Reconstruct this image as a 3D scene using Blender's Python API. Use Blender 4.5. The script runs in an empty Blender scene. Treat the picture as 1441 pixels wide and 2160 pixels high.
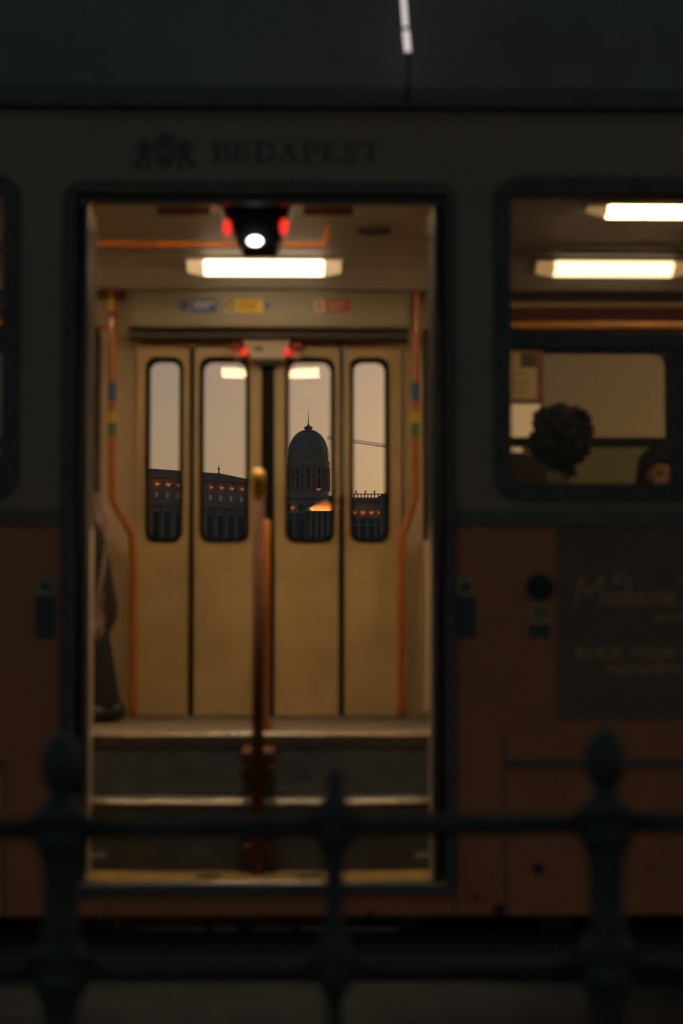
import bpy, bmesh, math, random
from mathutils import Vector, Matrix, Euler
from mathutils.geometry import tessellate_polygon
random.seed(11)
R = math.radians
S = bpy.context.scene
COL = S.collection

# ------------------------------------------------------------------ camera
CAM = Vector((0.0, 0.0, 1.35))
FPX = 4344.0                      # focal length in photo pixels (photo 1441 x 2160)
YAW, TILT = R(1.23), R(3.12)
cd = bpy.data.cameras.new('camera')
cam = bpy.data.objects.new('camera', cd)
COL.objects.link(cam)
cam.location = CAM
cam.rotation_euler = (R(90) + TILT, 0, -YAW)
cd.sensor_fit = 'HORIZONTAL'
cd.sensor_width = 24.0
cd.lens = 24.0 * FPX / 1441.0
cd.clip_start = 0.05
cd.clip_end = 12000
cd.dof.use_dof = True
cd.dof.focus_distance = 600.0
cd.dof.aperture_fstop = 2.3
cd.dof.aperture_blades = 0
S.camera = cam
S.render.resolution_x, S.render.resolution_y = 683, 1024

# ------------------------------------------------------------------ sky, sun, exposure
SUN_EL, SUN_AZ = 1.6, 30.0        # degrees; azimuth measured to the right of the tram's cross axis
world = bpy.data.worlds.new('World')
S.world = world
world.use_nodes = True
wn = world.node_tree.nodes
wl = world.node_tree.links
sky = wn.new('ShaderNodeTexSky')
sky.sky_type = 'NISHITA'
sky.sun_disc = False
sky.sun_elevation = R(SUN_EL)
sky.sun_rotation = R(SUN_AZ)
sky.altitude = 100
sky.air_density = 0.4
sky.dust_density = 3.5
sky.ozone_density = 0.0
wl.new(sky.outputs[0], wn['Background'].inputs[0])
wn['Background'].inputs[1].default_value = 0.080

sd = bpy.data.lights.new('sun', 'SUN')
sd.energy = 0.05
sd.angle = R(0.5)
sd.color = (1.0, 0.72, 0.45)
sun = bpy.data.objects.new('sun', sd)
COL.objects.link(sun)
to_sun = Vector((math.sin(R(SUN_AZ)) * math.cos(R(SUN_EL)), math.cos(R(SUN_AZ)) * math.cos(R(SUN_EL)), math.sin(R(SUN_EL))))
sun.rotation_euler = to_sun.to_track_quat('Z', 'Y').to_euler()
sun.location = (60, 60, 40)

vs = S.view_settings
vs.view_transform = 'Standard'
vs.look = 'None'
vs.exposure = 0.0
vs.gamma = 1.0
vs.use_curve_mapping = False
S.cycles.use_denoising = True
S.cycles.max_bounces = 8
S.cycles.transparent_max_bounces = 16
S.cycles.sample_clamp_indirect = 6.0

# ------------------------------------------------------------------ photo pixel -> direction -> point on the plane Y = const
CR = Euler((R(90) + TILT, 0, -YAW)).to_matrix()
def P(px, py, Y):
    d = CR @ Vector(((px - 720.5) / FPX, (1080 - py) / FPX, -1.0))
    return CAM + d * (Y / d.y)
def PX(px, Y, py=1150): return P(px, py, Y).x
def PZ(py, Y): return P(627, py, Y).z

# ------------------------------------------------------------------ materials
MATS = {}
def mat(name, col, rough=0.5, metal=0.0, spec=0.5, var=0.12, scale=6.0, bump=0.0, bscale=60.0, coat=0.0, dirt=None):
    if name in MATS: return MATS[name]
    m = bpy.data.materials.new(name); m.use_nodes = True
    nt = m.node_tree; b = nt.nodes['Principled BSDF']
    b.inputs['Metallic'].default_value = metal
    b.inputs['Specular IOR Level'].default_value = spec
    b.inputs['Coat Weight'].default_value = coat
    tc = nt.nodes.new('ShaderNodeTexCoord')
    n = nt.nodes.new('ShaderNodeTexNoise'); n.inputs['Scale'].default_value = scale
    n.inputs['Detail'].default_value = 6; n.inputs['Roughness'].default_value = 0.65
    nt.links.new(tc.outputs['Object'], n.inputs['Vector'])
    r = nt.nodes.new('ShaderNodeValToRGB')
    c2 = dirt if dirt else tuple(c * (1 - var * 2) for c in col)
    r.color_ramp.elements[0].position = 0.30; r.color_ramp.elements[0].color = (*c2, 1)
    r.color_ramp.elements[1].position = 0.62; r.color_ramp.elements[1].color = (*col, 1)
    nt.links.new(n.outputs['Fac'], r.inputs[0]); nt.links.new(r.outputs[0], b.inputs['Base Color'])
    mr = nt.nodes.new('ShaderNodeMapRange')
    mr.inputs[3].default_value = min(1, rough * 1.25); mr.inputs[4].default_value = rough * 0.85
    nt.links.new(n.outputs['Fac'], mr.inputs[0]); nt.links.new(mr.outputs[0], b.inputs['Roughness'])
    if bump:
        n2 = nt.nodes.new('ShaderNodeTexNoise'); n2.inputs['Scale'].default_value = bscale; n2.inputs['Detail'].default_value = 5
        nt.links.new(tc.outputs['Object'], n2.inputs['Vector'])
        bp = nt.nodes.new('ShaderNodeBump'); bp.inputs['Strength'].default_value = bump; bp.inputs['Distance'].default_value = 0.01
        nt.links.new(n2.outputs['Fac'], bp.inputs['Height']); nt.links.new(bp.outputs[0], b.inputs['Normal'])
    MATS[name] = m
    return m
def emit(name, col, strength, base=(0.6, 0.6, 0.6)):
    if name in MATS: return MATS[name]
    m = bpy.data.materials.new(name); m.use_nodes = True
    b = m.node_tree.nodes['Principled BSDF']
    b.inputs['Base Color'].default_value = (*base, 1)
    b.inputs['Emission Color'].default_value = (*col, 1)
    b.inputs['Emission Strength'].default_value = strength
    b.inputs['Roughness'].default_value = 0.35
    MATS[name] = m
    return m
def glass(name, tint=(0.96, 0.925, 0.95), ior=1.45, rough=0.0):
    if name in MATS: return MATS[name]
    m = bpy.data.materials.new(name); m.use_nodes = True
    nt = m.node_tree; nt.nodes.clear()
    o = nt.nodes.new('ShaderNodeOutputMaterial')
    t = nt.nodes.new('ShaderNodeBsdfTransparent'); t.inputs[0].default_value = (*tint, 1)
    g = nt.nodes.new('ShaderNodeBsdfGlossy'); g.inputs['Roughness'].default_value = rough
    f = nt.nodes.new('ShaderNodeFresnel'); f.inputs[0].default_value = ior
    x = nt.nodes.new('ShaderNodeMixShader')
    nt.links.new(f.outputs[0], x.inputs[0]); nt.links.new(t.outputs[0], x.inputs[1]); nt.links.new(g.outputs[0], x.inputs[2])
    nt.links.new(x.outputs[0], o.inputs[0])
    MATS[name] = m
    return m

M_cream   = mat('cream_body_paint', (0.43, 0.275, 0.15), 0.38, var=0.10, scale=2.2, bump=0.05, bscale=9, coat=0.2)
M_yellow  = mat('yellow_orange_body_paint', (0.80, 0.24, 0.085), 0.40, var=0.10, scale=1.8, bump=0.05, bscale=9, coat=0.2)
M_rub     = mat('black_rubber', (0.155, 0.14, 0.105), 0.65, var=0.15, scale=20)
M_rubin   = mat('interior_black_rubber', (0.012, 0.013, 0.012), 0.75, spec=.15, var=0.15, scale=20)  # darker rubber for the interior seals and frames
M_band    = mat('dark_band_paint', (0.23, 0.19, 0.13), 0.5, var=0.12, scale=5)
M_roof    = mat('grey_roof_paint', (0.30, 0.29, 0.24), 0.55, var=0.12, scale=1.6, bump=0.08, bscale=5)
M_gutter  = mat('dark_gutter', (0.17, 0.15, 0.11), 0.5, scale=5)
M_frame   = mat('dull_metal_frame', (0.10, 0.095, 0.085), 0.35, metal=0.8, scale=12)
M_alu     = mat('worn_aluminium', (0.90, 0.80, 0.60), 0.24, metal=0.9, var=0.2, scale=30, bump=0.35, bscale=220)
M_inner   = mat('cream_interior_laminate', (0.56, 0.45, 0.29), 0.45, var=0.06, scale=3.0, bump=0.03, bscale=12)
M_door    = mat('door_leaf_paint', (0.57, 0.435, 0.22), 0.33, var=0.14, scale=3.0, bump=0.04, bscale=5, dirt=(0.43, 0.31, 0.145), coat=.15)
M_head    = mat('grey_beige_header', (0.25, 0.225, 0.165), 0.5, var=0.06, scale=3)
M_unit    = mat('black_unit_plastic', (0.012, 0.012, 0.012), 0.8, spec=.2)
M_ceil    = mat('ceiling_laminate', (0.42, 0.41, 0.36), 0.55, var=0.06, scale=3)
M_floor   = mat('worn_floor', (0.19, 0.15, 0.105), 0.6, var=0.2, scale=16, bump=0.2, bscale=90)
M_riser   = mat('dark_step_riser', (0.11, 0.108, 0.088), 0.7, var=0.2, scale=9, bump=0.15, bscale=60)
M_stepyel = mat('yellow_step_paint', (0.42, 0.24, 0.04), 0.6, var=0.3, scale=14, bump=0.2, bscale=80, dirt=(0.14, 0.09, 0.03))
M_orange  = mat('orange_handrail_paint', (0.50, 0.16, 0.018), 0.30, var=0.08, scale=18, coat=0.4)
M_litrail   = mat('lit_handrail_paint', (0.90, 0.43, 0.03), 0.30, var=0.08, scale=18, coat=0.4)  # brighter handrail orange, lamp light put into the colour
M_shaded    = mat('shaded_handrail_paint', (0.15, 0.055, 0.018), 0.7, spec=.2, var=0.15, scale=18)  # handrail orange darkened in the colour for the unlit shaft and brackets
M_dark    = mat('dark_plastic', (0.03, 0.031, 0.03), 0.5, scale=12)
M_under   = mat('underframe_grime', (0.06, 0.066, 0.058), 0.8, scale=8, bump=0.3, bscale=30)
M_brown   = mat('brown_valance', (0.20, 0.07, 0.025), 0.5, scale=8)
M_ad      = mat('advert_brown_film', (0.33, 0.175, 0.11), 0.5, var=0.10, scale=3)
M_adtxt   = mat('advert_gold_print', (0.90, 0.47, 0.17), 0.5, var=0.05)
M_print   = mat('slate_print', (0.12, 0.125, 0.10), 0.55, var=0.08)
M_paper   = mat('cream_paper', (0.55, 0.47, 0.30), 0.7, var=0.05)
M_paperx  = mat('weathered_cream_film', (0.62, 0.44, 0.22), 0.7, var=0.1)
M_white   = mat('white_film', (0.70, 0.66, 0.55), 0.6, var=0.05)
M_blue    = mat('blue_film', (0.03, 0.10, 0.30), 0.5, var=0.05)
M_teal    = mat('dark_teal_film', (0.095, 0.11, 0.09), 0.5, var=0.08)
M_yel     = mat('yellow_film', (0.70, 0.46, 0.03), 0.5, var=0.05)
M_redf    = mat('red_film', (0.35, 0.05, 0.04), 0.5, var=0.05)
M_green   = mat('green_film', (0.05, 0.22, 0.07), 0.5, var=0.05)
M_seat    = mat('dark_seat_shell', (0.045, 0.045, 0.04), 0.5)
M_iron    = mat('painted_cast_iron', (0.085, 0.092, 0.07), 0.55, var=0.2, scale=14, bump=0.25, bscale=45)
M_asph    = mat('asphalt', (0.034, 0.038, 0.031), 0.85, var=0.22, scale=5, bump=0.5, bscale=70)
M_pave    = mat('promenade_paving', (0.045, 0.052, 0.042), 0.8, var=0.2, scale=4, bump=0.3, bscale=50)
M_steel   = mat('rail_steel', (0.30, 0.28, 0.26), 0.35, metal=1.0, scale=20)
M_stone   = mat('palace_limestone', (0.60, 0.50, 0.37), 0.85, var=0.15, scale=0.25)
M_drum    = mat('palace_drum_stone', (0.60, 0.42, 0.28), 0.85, var=0.15, scale=0.3)
M_copper  = mat('dark_copper_roof', (0.50, 0.46, 0.33), 0.6, var=0.18, scale=0.3)
M_slate   = mat('slate_roof', (0.16, 0.17, 0.14), 0.7, var=0.15, scale=0.4)
M_pwin    = mat('palace_dark_glass', (0.13, 0.12, 0.10), 0.4, var=0.1)
M_crane   = mat('crane_steel', (0.22, 0.18, 0.10), 0.6)
M_hill    = mat('hill_scrub', (0.05, 0.07, 0.03), 0.95, var=0.35, scale=0.05)
M_water   = mat('river_water', (0.02, 0.03, 0.03), 0.12, var=0.1, scale=0.05, bump=0.6, bscale=0.6)
G_pane    = glass('clear_pane', ior=1.34)
G_near    = glass('near_window_pane', (0.72, 0.69, 0.62), 1.35)
G_tint    = glass('tinted_sliding_pane', (0.46, 0.43, 0.41), 1.45)
G_low     = glass('dirty_lower_pane', (0.29, 0.29, 0.26), 1.45)
WARM = (1.0, 0.66, 0.33)
E_lamp    = emit('fluorescent_diffuser', (1.0, 0.76, 0.50), 5.0)
E_near    = emit('near_row_diffuser', WARM, 50.0)  # near row made stronger than the far row to light the far door
E_rim     = emit('diffuser_rim', (1.0, 0.66, 0.32), 0.55, (0.7, 0.6, 0.4))
E_cool    = emit('step_lamp', (0.93, 0.88, 1.0), 6.0)
E_red     = emit('red_warning_lamp', (1.0, 0.035, 0.02), 1.1, (0.5, 0.02, 0.02))
M_lens    = mat('orange_red_lens', (0.65, 0.07, 0.015), 0.3, var=0.05)
E_tube    = emit('white_tube', (1.0, 0.88, 0.84), 0.75)
E_sconce  = emit('orange_uplight', (1.0, 0.27, 0.035), 0.40, (0.3, 0.15, 0.05))
E_pwin    = emit('pale_attic_window', (0.9, 0.86, 0.72), 0.055, (0.1, 0.1, 0.1))  # attic panes given a faint pale emission

# ------------------------------------------------------------------ mesh helpers
def tag(o, label=None, cat=None, group=None, kind=None):
    if label: o['label'] = label
    if cat: o['category'] = cat
    if group: o['group'] = group
    if kind: o['kind'] = kind
    return o
def empty(name, loc=(0, 0, 0), parent=None):
    o = bpy.data.objects.new(name, None); COL.objects.link(o)
    o.empty_display_size = 0.1
    if parent is not None:
        o.parent = parent; o.matrix_parent_inverse = Matrix.Translation(-parent.location)
    else: o.location = loc
    return o
def link(name, me, m, parent=None, smooth=False):
    if m and not me.materials: me.materials.append(m)
    if smooth:
        for p in me.polygons: p.use_smooth = True
    o = bpy.data.objects.new(name, me); COL.objects.link(o)
    if parent is not None:
        o.parent = parent
        if parent.parent is None and parent.type == 'EMPTY' and parent.location.length > 0:
            o.matrix_parent_inverse = Matrix.Translation(-parent.location)
    return o
class MB:
    def __init__(s): s.v = []; s.f = []
    def add(s, vs, fs):
        n = len(s.v); s.v += [tuple(v) for v in vs]; s.f += [tuple(i + n for i in f) for f in fs]; return s
    def box(s, x0, x1, y0, y1, z0, z1):
        vs = [(x, y, z) for x in (x0, x1) for y in (y0, y1) for z in (z0, z1)]
        return s.add(vs, [(0, 1, 3, 2), (4, 6, 7, 5), (0, 4, 5, 1), (2, 3, 7, 6), (0, 2, 6, 4), (1, 5, 7, 3)])
    def prism(s, poly, holes, y0, y1):                       # polygon in x,z ; extruded along y
        loops = [[Vector((x, z, 0)) for x, z in l] for l in [poly] + holes]
        flat = [p for l in loops for p in l]
        tris = tessellate_polygon(loops); n = len(flat)
        vs = [(p.x, y0, p.y) for p in flat] + [(p.x, y1, p.y) for p in flat]
        fs = [tuple(t) for t in tris] + [tuple(i + n for i in reversed(t)) for t in tris]
        k = 0
        for l in loops:
            m = len(l)
            for i in range(m):
                a, b = k + i, k + (i + 1) % m
                fs.append((a, b, b + n, a + n))
            k += m
        return s.add(vs, fs)
    def sweep(s, prof, x0, x1, n=1):                         # open profile in y,z swept along x
        m = len(prof); vs = []
        for i in range(n + 1):
            x = x0 + (x1 - x0) * i / n
            vs += [(x, y, z) for y, z in prof]
        fs = [(i * m + j, i * m + j + 1, (i + 1) * m + j + 1, (i + 1) * m + j) for i in range(n) for j in range(m - 1)]
        return s.add(vs, fs)
    def tube(s, pts, r, n=14, caps=True):
        pts = [Vector(p) for p in pts]; m = len(pts); rr = r if isinstance(r, (list, tuple)) else [r] * m
        up = None; base = len(s.v); vs = []; fs = []
        for i, p in enumerate(pts):
            t = ((pts[min(i + 1, m - 1)] - p).normalized() + (p - pts[max(i - 1, 0)]).normalized()).normalized()
            if up is None:
                up = Vector((0, 0, 1)) if abs(t.z) < 0.9 else Vector((1, 0, 0))
            a = t.cross(up).normalized(); b = a.cross(t).normalized(); up = b
            for k in range(n):
                q = 2 * math.pi * k / n
                vs.append(p + (a * math.cos(q) + b * math.sin(q)) * rr[i])
        for i in range(m - 1):
            for k in range(n):
                fs.append((i * n + k, i * n + (k + 1) % n, (i + 1) * n + (k + 1) % n, (i + 1) * n + k))
        if caps:
            fs.append(tuple(range(n - 1, -1, -1))); fs.append(tuple((m - 1) * n + k for k in range(n)))
        return s.add(vs, fs)
    def lathe(s, prof, c, n=20, axis='Z', flute=0):          # prof: (r, h)
        vs = []; m = len(prof)
        for r_, h in prof:
            for k in range(n):
                q = 2 * math.pi * k / n
                x, y = r_ * math.cos(q), r_ * math.sin(q)
                vs.append({'Z': (c[0] + x, c[1] + y, c[2] + h), 'Y': (c[0] + x, c[1] + h, c[2] + y), 'X': (c[0] + h, c[1] + x, c[2] + y)}[axis])
        fs = [(i * n + k, i * n + (k + 1) % n, (i + 1) * n + (k + 1) % n, (i + 1) * n + k) for i in range(m - 1) for k in range(n)]
        fs.append(tuple(range(n - 1, -1, -1))); fs.append(tuple((m - 1) * n + k for k in range(n)))
        return s.add(vs, fs)
    def ball(s, c, rx, ry, rz, n=12, m=8):
        prof = []
        vs = []
        for i in range(m + 1):
            a = -math.pi / 2 + math.pi * i / m
            for k in range(n):
                q = 2 * math.pi * k / n
                vs.append((c[0] + rx * max(math.cos(a), 1e-3) * math.cos(q), c[1] + ry * max(math.cos(a), 1e-3) * math.sin(q), c[2] + rz * math.sin(a)))
        fs = [(i * n + k, i * n + (k + 1) % n, (i + 1) * n + (k + 1) % n, (i + 1) * n + k) for i in range(m) for k in range(n)]
        fs.append(tuple(range(n - 1, -1, -1))); fs.append(tuple(m * n + k for k in range(n)))
        return s.add(vs, fs)
    def mesh(s, name, bevel=0.0):
        me = bpy.data.meshes.new(name); me.from_pydata([tuple(v) for v in s.v], [], s.f); me.update()
        bm = bmesh.new(); bm.from_mesh(me)
        bmesh.ops.recalc_face_normals(bm, faces=bm.faces)
        if bevel:
            ed = [e for e in bm.edges if len(e.link_faces) == 2 and e.calc_face_angle(0) > 0.6]
            bmesh.ops.bevel(bm, geom=ed, offset=bevel, segments=2, profile=0.5, affect='EDGES', clamp_overlap=True)
        bm.to_mesh(me); bm.free()
        return me
    def build(s, name, m, parent=None, smooth=False, bevel=0.0):
        return link(name, s.mesh(name, bevel), m, parent, smooth)
def rrect(x0, z0, x1, z1, r, n=7):
    pts = []
    for cx, cz, a0 in ((x1 - r, z0 + r, -90), (x1 - r, z1 - r, 0), (x0 + r, z1 - r, 90), (x0 + r, z0 + r, 180)):
        for i in range(n + 1):
            a = R(a0 + 90 * i / n); pts.append((cx + r * math.cos(a), cz + r * math.sin(a)))
    return pts
def disc(cx, cz, rx, rz, n=28): return [(cx + rx * math.cos(2 * math.pi * i / n), cz + rz * math.sin(2 * math.pi * i / n)) for i in range(n)]
def smooth_path(pts, n=8):
    pts = [Vector(p) for p in pts]; out = []
    for i in range(len(pts) - 1):
        p0, p1, p2, p3 = pts[max(i - 1, 0)], pts[i], pts[i + 1], pts[min(i + 2, len(pts) - 1)]
        for k in range(n):
            t = k / n
            out.append(0.5 * ((2 * p1) + (p2 - p0) * t + (2 * p0 - 5 * p1 + 4 * p2 - p3) * t * t + (3 * p1 - p0 - 3 * p2 + p3) * t ** 3))
    out.append(pts[-1]); return out
def ribbon(mb, pts, w, y0, y1):                                # flat pen stroke in x,z
    m = len(pts); L = []; Rr = []
    for i in range(m):
        a = Vector(pts[max(i - 1, 0)]); b = Vector(pts[min(i + 1, m - 1)])
        t = (b - a); t = t.normalized() if t.length else Vector((1, 0)); nrm = Vector((-t.y, t.x)) * w / 2
        p = Vector(pts[i]); L.append(p + nrm); Rr.append(p - nrm)
    vs = []
    for i in range(m):
        yy = y0 - .000012 * i
        vs += [(L[i].x, yy, L[i].y), (Rr[i].x, yy, Rr[i].y), (Rr[i].x, y1 - .000012 * i, Rr[i].y), (L[i].x, y1 - .000012 * i, L[i].y)]
    fs = [(0, 1, 2, 3), (4 * m - 1, 4 * m - 2, 4 * m - 3, 4 * m - 4)]
    for i in range(m - 1):
        for e in range(4): fs.append((4 * i + e, 4 * i + (e + 1) % 4, 4 * i + 4 + (e + 1) % 4, 4 * i + 4 + e))
    mb.add(vs, fs)
def text_part(txt, x, z, h, y, m, parent, width=None, bold=0.0, name='letter'):
    """each letter a mesh of its own; faces -Y"""
    cu = bpy.data.curves.new('t', 'FONT'); ob = bpy.data.objects.new('t', cu); COL.objects.link(ob)
    cu.size = h / 0.70; cu.extrude = 0.001; cu.bevel_depth = bold; cu.bevel_resolution = 0; cu.resolution_u = 4
    def width_of(s):
        cu.body = s; bpy.context.view_layer.update(); return ob.dimensions.x
    full = width_of(txt); k = (width / full) if width else 1.0
    for i, ch in enumerate(txt):
        if ch == ' ': continue
        adv = width_of(txt[:i + 1]) - width_of(ch)
        width_of(ch)
        me = bpy.data.meshes.new_from_object(ob.evaluated_get(bpy.context.evaluated_depsgraph_get()))
        xm = min(v.co.x for v in me.vertices)
        for v in me.vertices:
            v.co = Vector((x + ((v.co.x - xm) + adv) * k, y - v.co.z, z + v.co.y))
        me.materials.clear()
        link(name, me, m, parent)
    bpy.data.objects.remove(ob)

# ================================================================== SETTING
def struct(o): o['kind'] = 'structure'; return o
struct(MB().box(-6000, 6000, -3000, 9000, -9.5, -9.0).build('ground', M_asph))
struct(MB().box(-900, 900, -300, 12.6, -8.99, -0.012).build('embankment', M_asph))
struct(MB().box(-900, 900, -60, 5.2, -0.012, 0.0).build('promenade_pavement', M_pave))
struct(MB().box(-900, 900, 16, 430, -8.99, -8.2).build('river', M_water))
def hill():
    mb = MB(); nx, ny = 60, 26; vs = []
    for j in range(ny + 1):
        for i in range(nx + 1):
            x = -700 + 1400 * i / nx; y = 440 + 520 * j / ny
            t = min(1, max(0, (y - 440) / 110)); t = t * t * (3 - 2 * t)
            side = max(0, 1 - (max(0, abs(x - 10) - 330) / 300) ** 2)
            z = -8.5 + 27.5 * t * side + 1.5 * math.sin(x * 0.043) * math.sin(y * 0.05) * t * (1 if y < 540 else 0.2)
            vs.append((x, y, z))
    fs = [(j * (nx + 1) + i, j * (nx + 1) + i + 1, (j + 1) * (nx + 1) + i + 1, (j + 1) * (nx + 1) + i) for j in range(ny) for i in range(nx)]
    return struct(mb.add(vs, fs).build('hill', M_hill, smooth=True))
hill()

# ------------------------------------------------------------------ palace on the hill
YC = 600.0
def Q(px, py, Y=YC): return P(px, py, Y)
pal = empty('palace', (Q(650, 1100).x, YC, 17.0))
def wing(pa, Ya, pb, Yb, py_roof, py_eave, py_light, py_attic, py_mid, depth, py_ref_Y, bay, lamp_phase, roof=True, roof_rise=None):
    A, B = P(pa, 1100, Ya), P(pb, 1100, Yb)
    d = Vector((B.x - A.x, B.y - A.y, 0)); Ln = d.length; u = d / Ln; nrm = Vector((u.y, -u.x, 0))
    zz = lambda py: PZ(py, py_ref_Y)
    def T(a, w, z): p = Vector((A.x, A.y, 0)) + u * a + nrm * w; return (p.x, p.y, z)
    def bx(a0, a1, w0, w1, z0, z1):
        vs = [T(a, w, z) for a in (a0, a1) for w in (w0, w1) for z in (z0, z1)]
        return MB().add(vs, [(0, 1, 3, 2), (4, 6, 7, 5), (0, 4, 5, 1), (2, 3, 7, 6), (0, 2, 6, 4), (1, 5, 7, 3)])
    zb, ze, zm = 14.0, zz(py_eave), zz(py_mid)
    bx(0, Ln, -depth, 0, zb, ze).build('wall', M_stone, pal)
    bx(-0.6, Ln + 0.6, -depth, 1.1, ze, ze + 0.9).build('cornice', M_stone, pal)
    bx(-0.2, Ln + 0.2, 0.02, 0.6, zm - 0.4, zm + 0.4).build('string_course', M_stone, pal)
    if roof:
        zr = zz(py_roof)
        vs = [T(-0.5, 1.0, ze + 0.92), T(Ln + 0.5, 1.0, ze + 0.92), T(Ln + 0.5, -depth, ze + 0.92), T(-0.5, -depth, ze + 0.92),
              T(2, -5.5, zr), T(Ln - 6.5, -5.5, zr), T(Ln - 6.5, -depth + 5, zr), T(2, -depth + 5, zr)]
        MB().add(vs, [(0, 1, 5, 4), (1, 2, 6, 5), (2, 3, 7, 6), (3, 0, 4, 7), (4, 5, 6, 7), (3, 2, 1, 0)]).build('roof', M_slate, pal)
        fx = T(Ln - 7.0, -5.5, zr)
        MB().lathe([(0.25, 0), (0.18, 1.0), (0.45, 1.3), (0.12, 1.7), (0.04, 2.6)], fx, 8).build('finial', M_slate, pal)
    # shared bay pieces
    za, zl = zz(py_attic), zz(py_light)
    def shared(name, mbx, m):
        me = mbx.mesh(name); me.materials.append(m); return me
    me_aw = shared('window', bx(-0.48, 0.48, 0.03, 0.10, za - 0.75, za + 0.75), E_pwin if roof else M_pwin)
    me_tw = shared('window', bx(-1.0, 1.0, 0.03, 0.09, zb + 4.5, zm - 2.4), M_pwin)
    me_pil = shared('pilaster', bx(-0.42, 0.42, 0.03, 0.55, zb, zm - 0.42), M_stone)
    mbl = MB()
    c = T(0, 0.55, zl)
    mbl.lathe([(0.12, -0.62), (0.25, -0.3), (0.75, 0.05), (0.78, 0.22), (0.6, 0.23)], c, 10)
    me_l = shared('cornice_lamp', mbl, E_sconce)
    n = int(Ln / bay)
    for i in range(n):
        a = lamp_phase + i * bay
        if a > Ln - 0.8: break
        off = u * a
        for me in (me_aw, me_tw, me_l):
            o = link(me.name.split('.')[0], me, None, pal); o.location = off
            if me is me_l:
                q_ = random.uniform(.72, 1.12); o.scale = (q_, q_, q_); o.location = off + Vector(c) * (1 - q_)
        o = link('pilaster', me_pil, None, pal); o.location = off + u * bay / 2
    return T, Ln
# left wing: recedes to the right, four lamps fall between the two left panes
Ya, Yb = 521.0, 598.0
wing(-150, Ya, 526, Yb, 992, 1013, 1027, 1049, 1068, 26, 585, 4.02, 2.55)
# right wing with balustrade
T2, L2 = wing(715, 601, 1330, 604, 1050, 1056, 1081, 1100, 1092, 24, 601, 2.5, 2.0, roof=False)
zt = PZ(1056, 601) + 0.9
A2, B2 = P(715, 1100, 601), P(1330, 1100, 604)
MB().box(A2.x, B2.x, 601.0, 601.4, zt + 0.9, zt + 1.2).build('balustrade_rail', M_stone, pal)
me = MB().box(-0.18, 0.18, 601.05, 601.35, zt, zt + 0.9).mesh('baluster'); me.materials.append(M_stone)
for i in range(int((B2.x - A2.x) / 1.0)):
    o = link('baluster', me, None, pal); o.location.x = A2.x + 0.5 + i
me = MB().lathe([(0.5, 0), (0.35, 0.4), (0.25, 0.6), (0.6, 1.1), (0.45, 1.5), (0.1, 1.9)], (0, 601.2, zt + 1.2), 10).mesh('roof_urn'); me.materials.append(M_stone)
for px in (752, 771, 790, 870, 900, 930, 980, 1030, 1080, 1130, 1180):
    o = link('roof_urn', me, None, pal); o.location = (PX(px, 601, 1050), 601.2 * .5, (zt + 1.2) * .5); o.scale = (.5, .5, .5)
# corner pavilion right
pv = (PX(801, 600, 1050), PX(862, 600, 1050))
MB().box(pv[0], pv[1], 598.5, 615, 14, PZ(1052, 600)).build('pavilion_wall', M_stone, pal)
zp = PZ(1052, 600)
MB().box(pv[0] - .5, pv[1] + .5, 598.0, 615.5, zp, zp + .8).build('pavilion_cornice', M_stone, pal)
MB().add([(pv[0], 598.5, zp + .82), (pv[1], 598.5, zp + .82), (pv[1], 615, zp + .82), (pv[0], 615, zp + .82),
          (pv[0] + 1.6, 601, PZ(1039, 600)), (pv[1] - 1.6, 601, PZ(1039, 600)), (pv[1] - 1.6, 612, PZ(1039, 600)), (pv[0] + 1.6, 612, PZ(1039, 600))],
         [(0, 1, 5, 4), (1, 2, 6, 5), (2, 3, 7, 6), (3, 0, 4, 7), (4, 5, 6, 7), (3, 2, 1, 0)]).build('pavilion_roof', M_slate, pal)
# connection and central block
xa, xb = PX(520, 604, 1080), PX(735, 604, 1080)
ztop = PZ(1052, 604)
MB().box(xa, xb, 603, 640, 14, ztop).build('central_block', M_stone, pal)
MB().box(xa - .4, xb + .4, 602.2, 640.5, ztop, ztop + 0.8).build('cornice', M_stone, pal)
MB().box(xa - .2, xb + .2, 602.4, 603.0, PZ(1082, 603) - .4, PZ(1082, 603) + .4).build('string_course', M_stone, pal)
me_w = MB().box(-0.8, 0.8, 602.9, 602.98, PZ(1143, 603), PZ(1096, 603)).mesh('window'); me_w.materials.append(M_pwin)
me_w2 = MB().box(-0.6, 0.6, 602.9, 602.98, PZ(1076, 603), PZ(1062, 603)).mesh('window'); me_w2.materials.append(M_pwin)
me_pl = MB().lathe([(0.55, 14), (0.5, PZ(1084, 603) - 1), (0.7, PZ(1084, 603))], (0, 602.3, 0), 10).mesh('column'); me_pl.materials.append(M_stone)
for i in range(8):
    px = 535 + i * 25
    for me in (me_w, me_w2):
        o = link('window', me, None, pal); o.location.x = PX(px, 603, 1080)
    o = link('column', me_pl, None, pal); o.location.x = PX(px + 12, 603, 1080)
mbl = MB().lathe([(0.12, -0.5), (0.25, -0.25), (0.7, 0.05), (0.72, 0.2), (0.6, 0.21)], (0, 0, 0), 10).mesh('cornice_lamp'); mbl.materials.append(E_sconce)
for px, py in ((617, 1071), (672, 1032), (540, 1074), (560, 1074)):
    o = link('cornice_lamp', mbl, None, pal); o.location = Q(px, py, 602.2 if py > 1050 else 605.5)
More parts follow.
